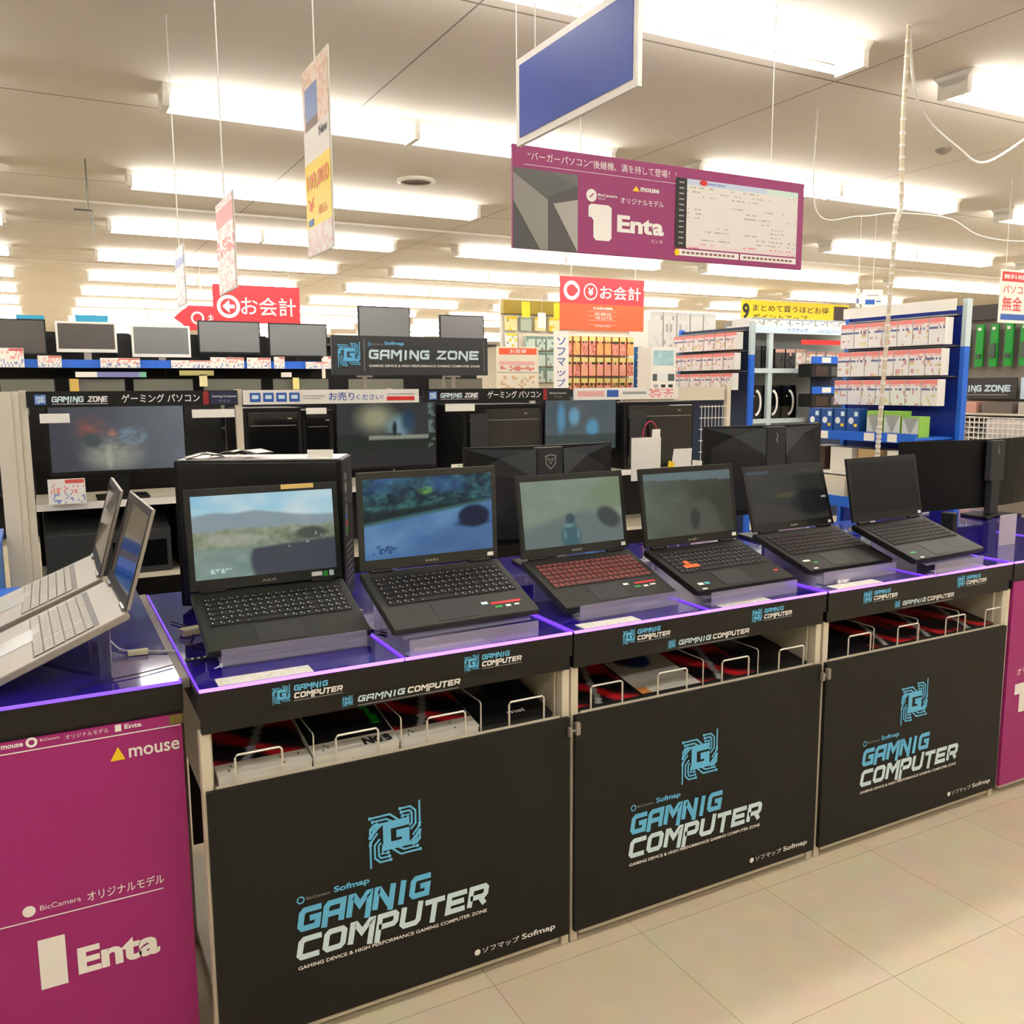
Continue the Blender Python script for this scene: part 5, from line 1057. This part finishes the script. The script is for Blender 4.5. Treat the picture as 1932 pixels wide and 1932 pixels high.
for k, py in enumerate((686, 743)):
    p = atY(1532, py, YG-.30); q = atY(1598, py, YG-.30); w_ = q.x-p.x
    t = thing('blue_display_bin', 'blue topped display bin with dark goods left of the near pegboard, %s from the top' % ORD[k], 'bin', (p.x, YG-.30, p.z), 0, 'blue topped display bins')
    MB().box(0, w_, 0, .19, -.14, .0, blackm).box(w_*.1, w_*.45, -.004, 0, -.13, -.03, mat('p_dark', '3a2a24', .5)).box(w_*.55, w_*.9, -.004, 0, -.13, -.03, mat('p_grey', '4c4c4e', .5)).build('body', t); MB().box(-.01, w_+.01, -.012, 0, -.0, .075, bluem).build('rim', t); MB().box(w_*.25, w_*.5, -.015, -.012, .01, .065, paper).build('price_tag', t)
MB().box(bays(1530)-x0-.1, bays(1596)-x0+.1, -.1085, -.094, .0005, zh-.3, mat('peg_dark')).build('side_panel', gg)
# yellow banner across, far right centre
a0 = atY(1398, 606, 9.4); a1 = atY(1602, 576, 9.4)
t = thing('hanging_sign', 'long yellow banner with black lettering at the far centre right', 'sign', (a0.x, 9.4, a0.z)); L = a1.x-a0.x; H = a1.z-a0.z
bd = MB().box(0, L, 0, .01, 0, H, yellow).build('board', t); a = MB().at(T(0, -.0015, 0) @ FRONT); a.text('9', L*.01, H*.1, L*.06, H*.75, blackt, .04); a.text('まとめて買うほどお得', L*.1, H*.5, L*.7, H*.32, blackt, .02); a.text('ポイントアップ', L*.1, H*.12, L*.5, H*.26, blackt, .01); a.rect(L*.85, H*.2, L*.99, H*.9, mat('p_dark')); a.build('lettering', bd)
MB().tube([(.1, .005, H), (.1, .005, CZ-a0.z-.001)], .003, white, 5).tube([(L-.1, .005, H), (L-.1, .005, CZ-a0.z-.001)], .003, white, 5).build('string', t)
tag(MB().box(bays(1600)+.1, bays(1600)+.45, YG+.0, YG+.01, zh+.06, zh+.18, redp).build('red_card'), 'small red card beside the near pegboard top', 'card')
pr = atY(1560, 641, YG-.05); tag(MB().box(bays(1505), bays(1612), YG-.035, YG-.03, zh-.14, zh-.09, redp).build('red_strip'), 'red strip sign under the pale header board', 'sign strip')
# right edge: green accessories, gaming header, wire baskets
XR = 6.9; 
t = thing('display_shelving', 'accessory wall with hanging green packs at the right edge', 'shelving', (XR, 3.9, 0)); gr = t
MB().box(.04, .06, 0, 1.25, .0005, 2.1, mat('grey_board', '8a8076', .6)).build('back_panel', t); MB().box(-.3, .04, 0, 1.25, .0005, .12, beige).build('base', t)
MB().box(-.02, .04, 0, 1.25, 2.0, 2.12, mat('charcoal_header', '3c3836', .5)).build('header_board', t)
hd = MB().box(-.05, -.04, .45, 1.0, 1.36, 1.53, mat('charcoal_header')).build('header_board', t); a = MB().at(Matrix(((0, 0, -1, -.052), (-1, 0, 0, 1.0), (0, 1, 0, 1.36), (0, 0, 0, 1)))); a.tech('GAMING', -.02, .06, .27, .05, paleblue, shear=0); a.tech('ZONE', .28, .06, .22, .05, paleblue, shear=0); a.rect(.02, .03, .48, .036, greyp); a.build('lettering', hd)
MB().box(-.05, -.04, .0, .42, 1.36, 1.53, mat('pale_header')).build('header_board', t)
for r, z in enumerate((1.78, 1.56)):
    for k in range(9):
        y = 5.05-.125*(k+1); h = .34 if r == 0 else .16
        if r == 0: z_ = 1.62
        else: continue
        t = thing('hanging_pack', 'long green hanging pack on the right accessory wall, %s from the far end' % ORD[k], 'pack', (XR-.03-.0*k, y, z_), 0, 'green hanging packs')
        MB().box(0, .02, 0, .065, 0, h, greenm).build('card', t); MB().box(-.012, 0, .02, .045, h*.86, h*.93, whitep).box(-.014, 0, .012, .05, h*.2, h*.55 if k % 2 else h*.3, mat('grey_item', '4f5a50', .5)).build('contents', t)
for k in range(2):
    y0 = 4.0+.56*k; t = thing('wire_basket', 'white mesh basket below the gaming header at the right edge, %s one' % ('near', 'far')[k], 'basket', (XR-.42, y0, 1.02), 0, 'white mesh baskets'); b = MB()
    for j in range(13): b.tube([(0, .04*j, 0), (0, .04*j, .2)], .004, white, 4)
    for j in range(6): b.tube([(0, 0, .04*j), (0, .5, .04*j)], .004, white, 4)
    for j in range(6): b.tube([(.06*j, 0, 0), (.06*j, 0, .2)], .004, white, 4)
    for j in range(6): b.tube([(0, 0, .04*j), (.34, 0, .04*j)], .004, white, 4)
    b.box(0, .34, 0, .5, -.005, 0, white); b.build('mesh', t)
    pack('boxed_product', 'pale box lying in the %s white mesh basket' % ('near', 'far')[k], 'box', (XR-.36, y0+.08, 1.025), .2, .18, .3, (206, 196, 190), (120, 90, 80), 7+k, 'goods in the baskets')
    MB().box(-.42, .04, y0-3.9, y0-3.9+.5, .99, 1.0145, beige).build('shelf', gr)
for k, c in enumerate(('b8b0a8', '6a6058', 'c09080', '8fa08c')):
    tag(MB().box(XR-.25, XR+.03, 3.95+.3*k, 4.2+.3*k, 1.25, 1.34, mat('box_'+c, c, .5)).build('small_box'), 'flat box on the ledge under the gaming header, %s from the near end' % ORD[k], 'box')
MB().box(-.27, .04, 0, 1.25, 1.235, 1.2495, beige).build('shelf', gr)
t = thing('round_tray', 'orange oval lid showing above the curved monitor at the right edge', 'tray', (5.75, 3.32, 1.02)); MB().lathe([(.12, 0), (.14, .02), (.13, .03), (.02, .035)], orangem, 24).build('lid', t); MB().lathe([(.02, -1.019), (.02, 0)], silverd, 8).build('pole', t)
#@@END
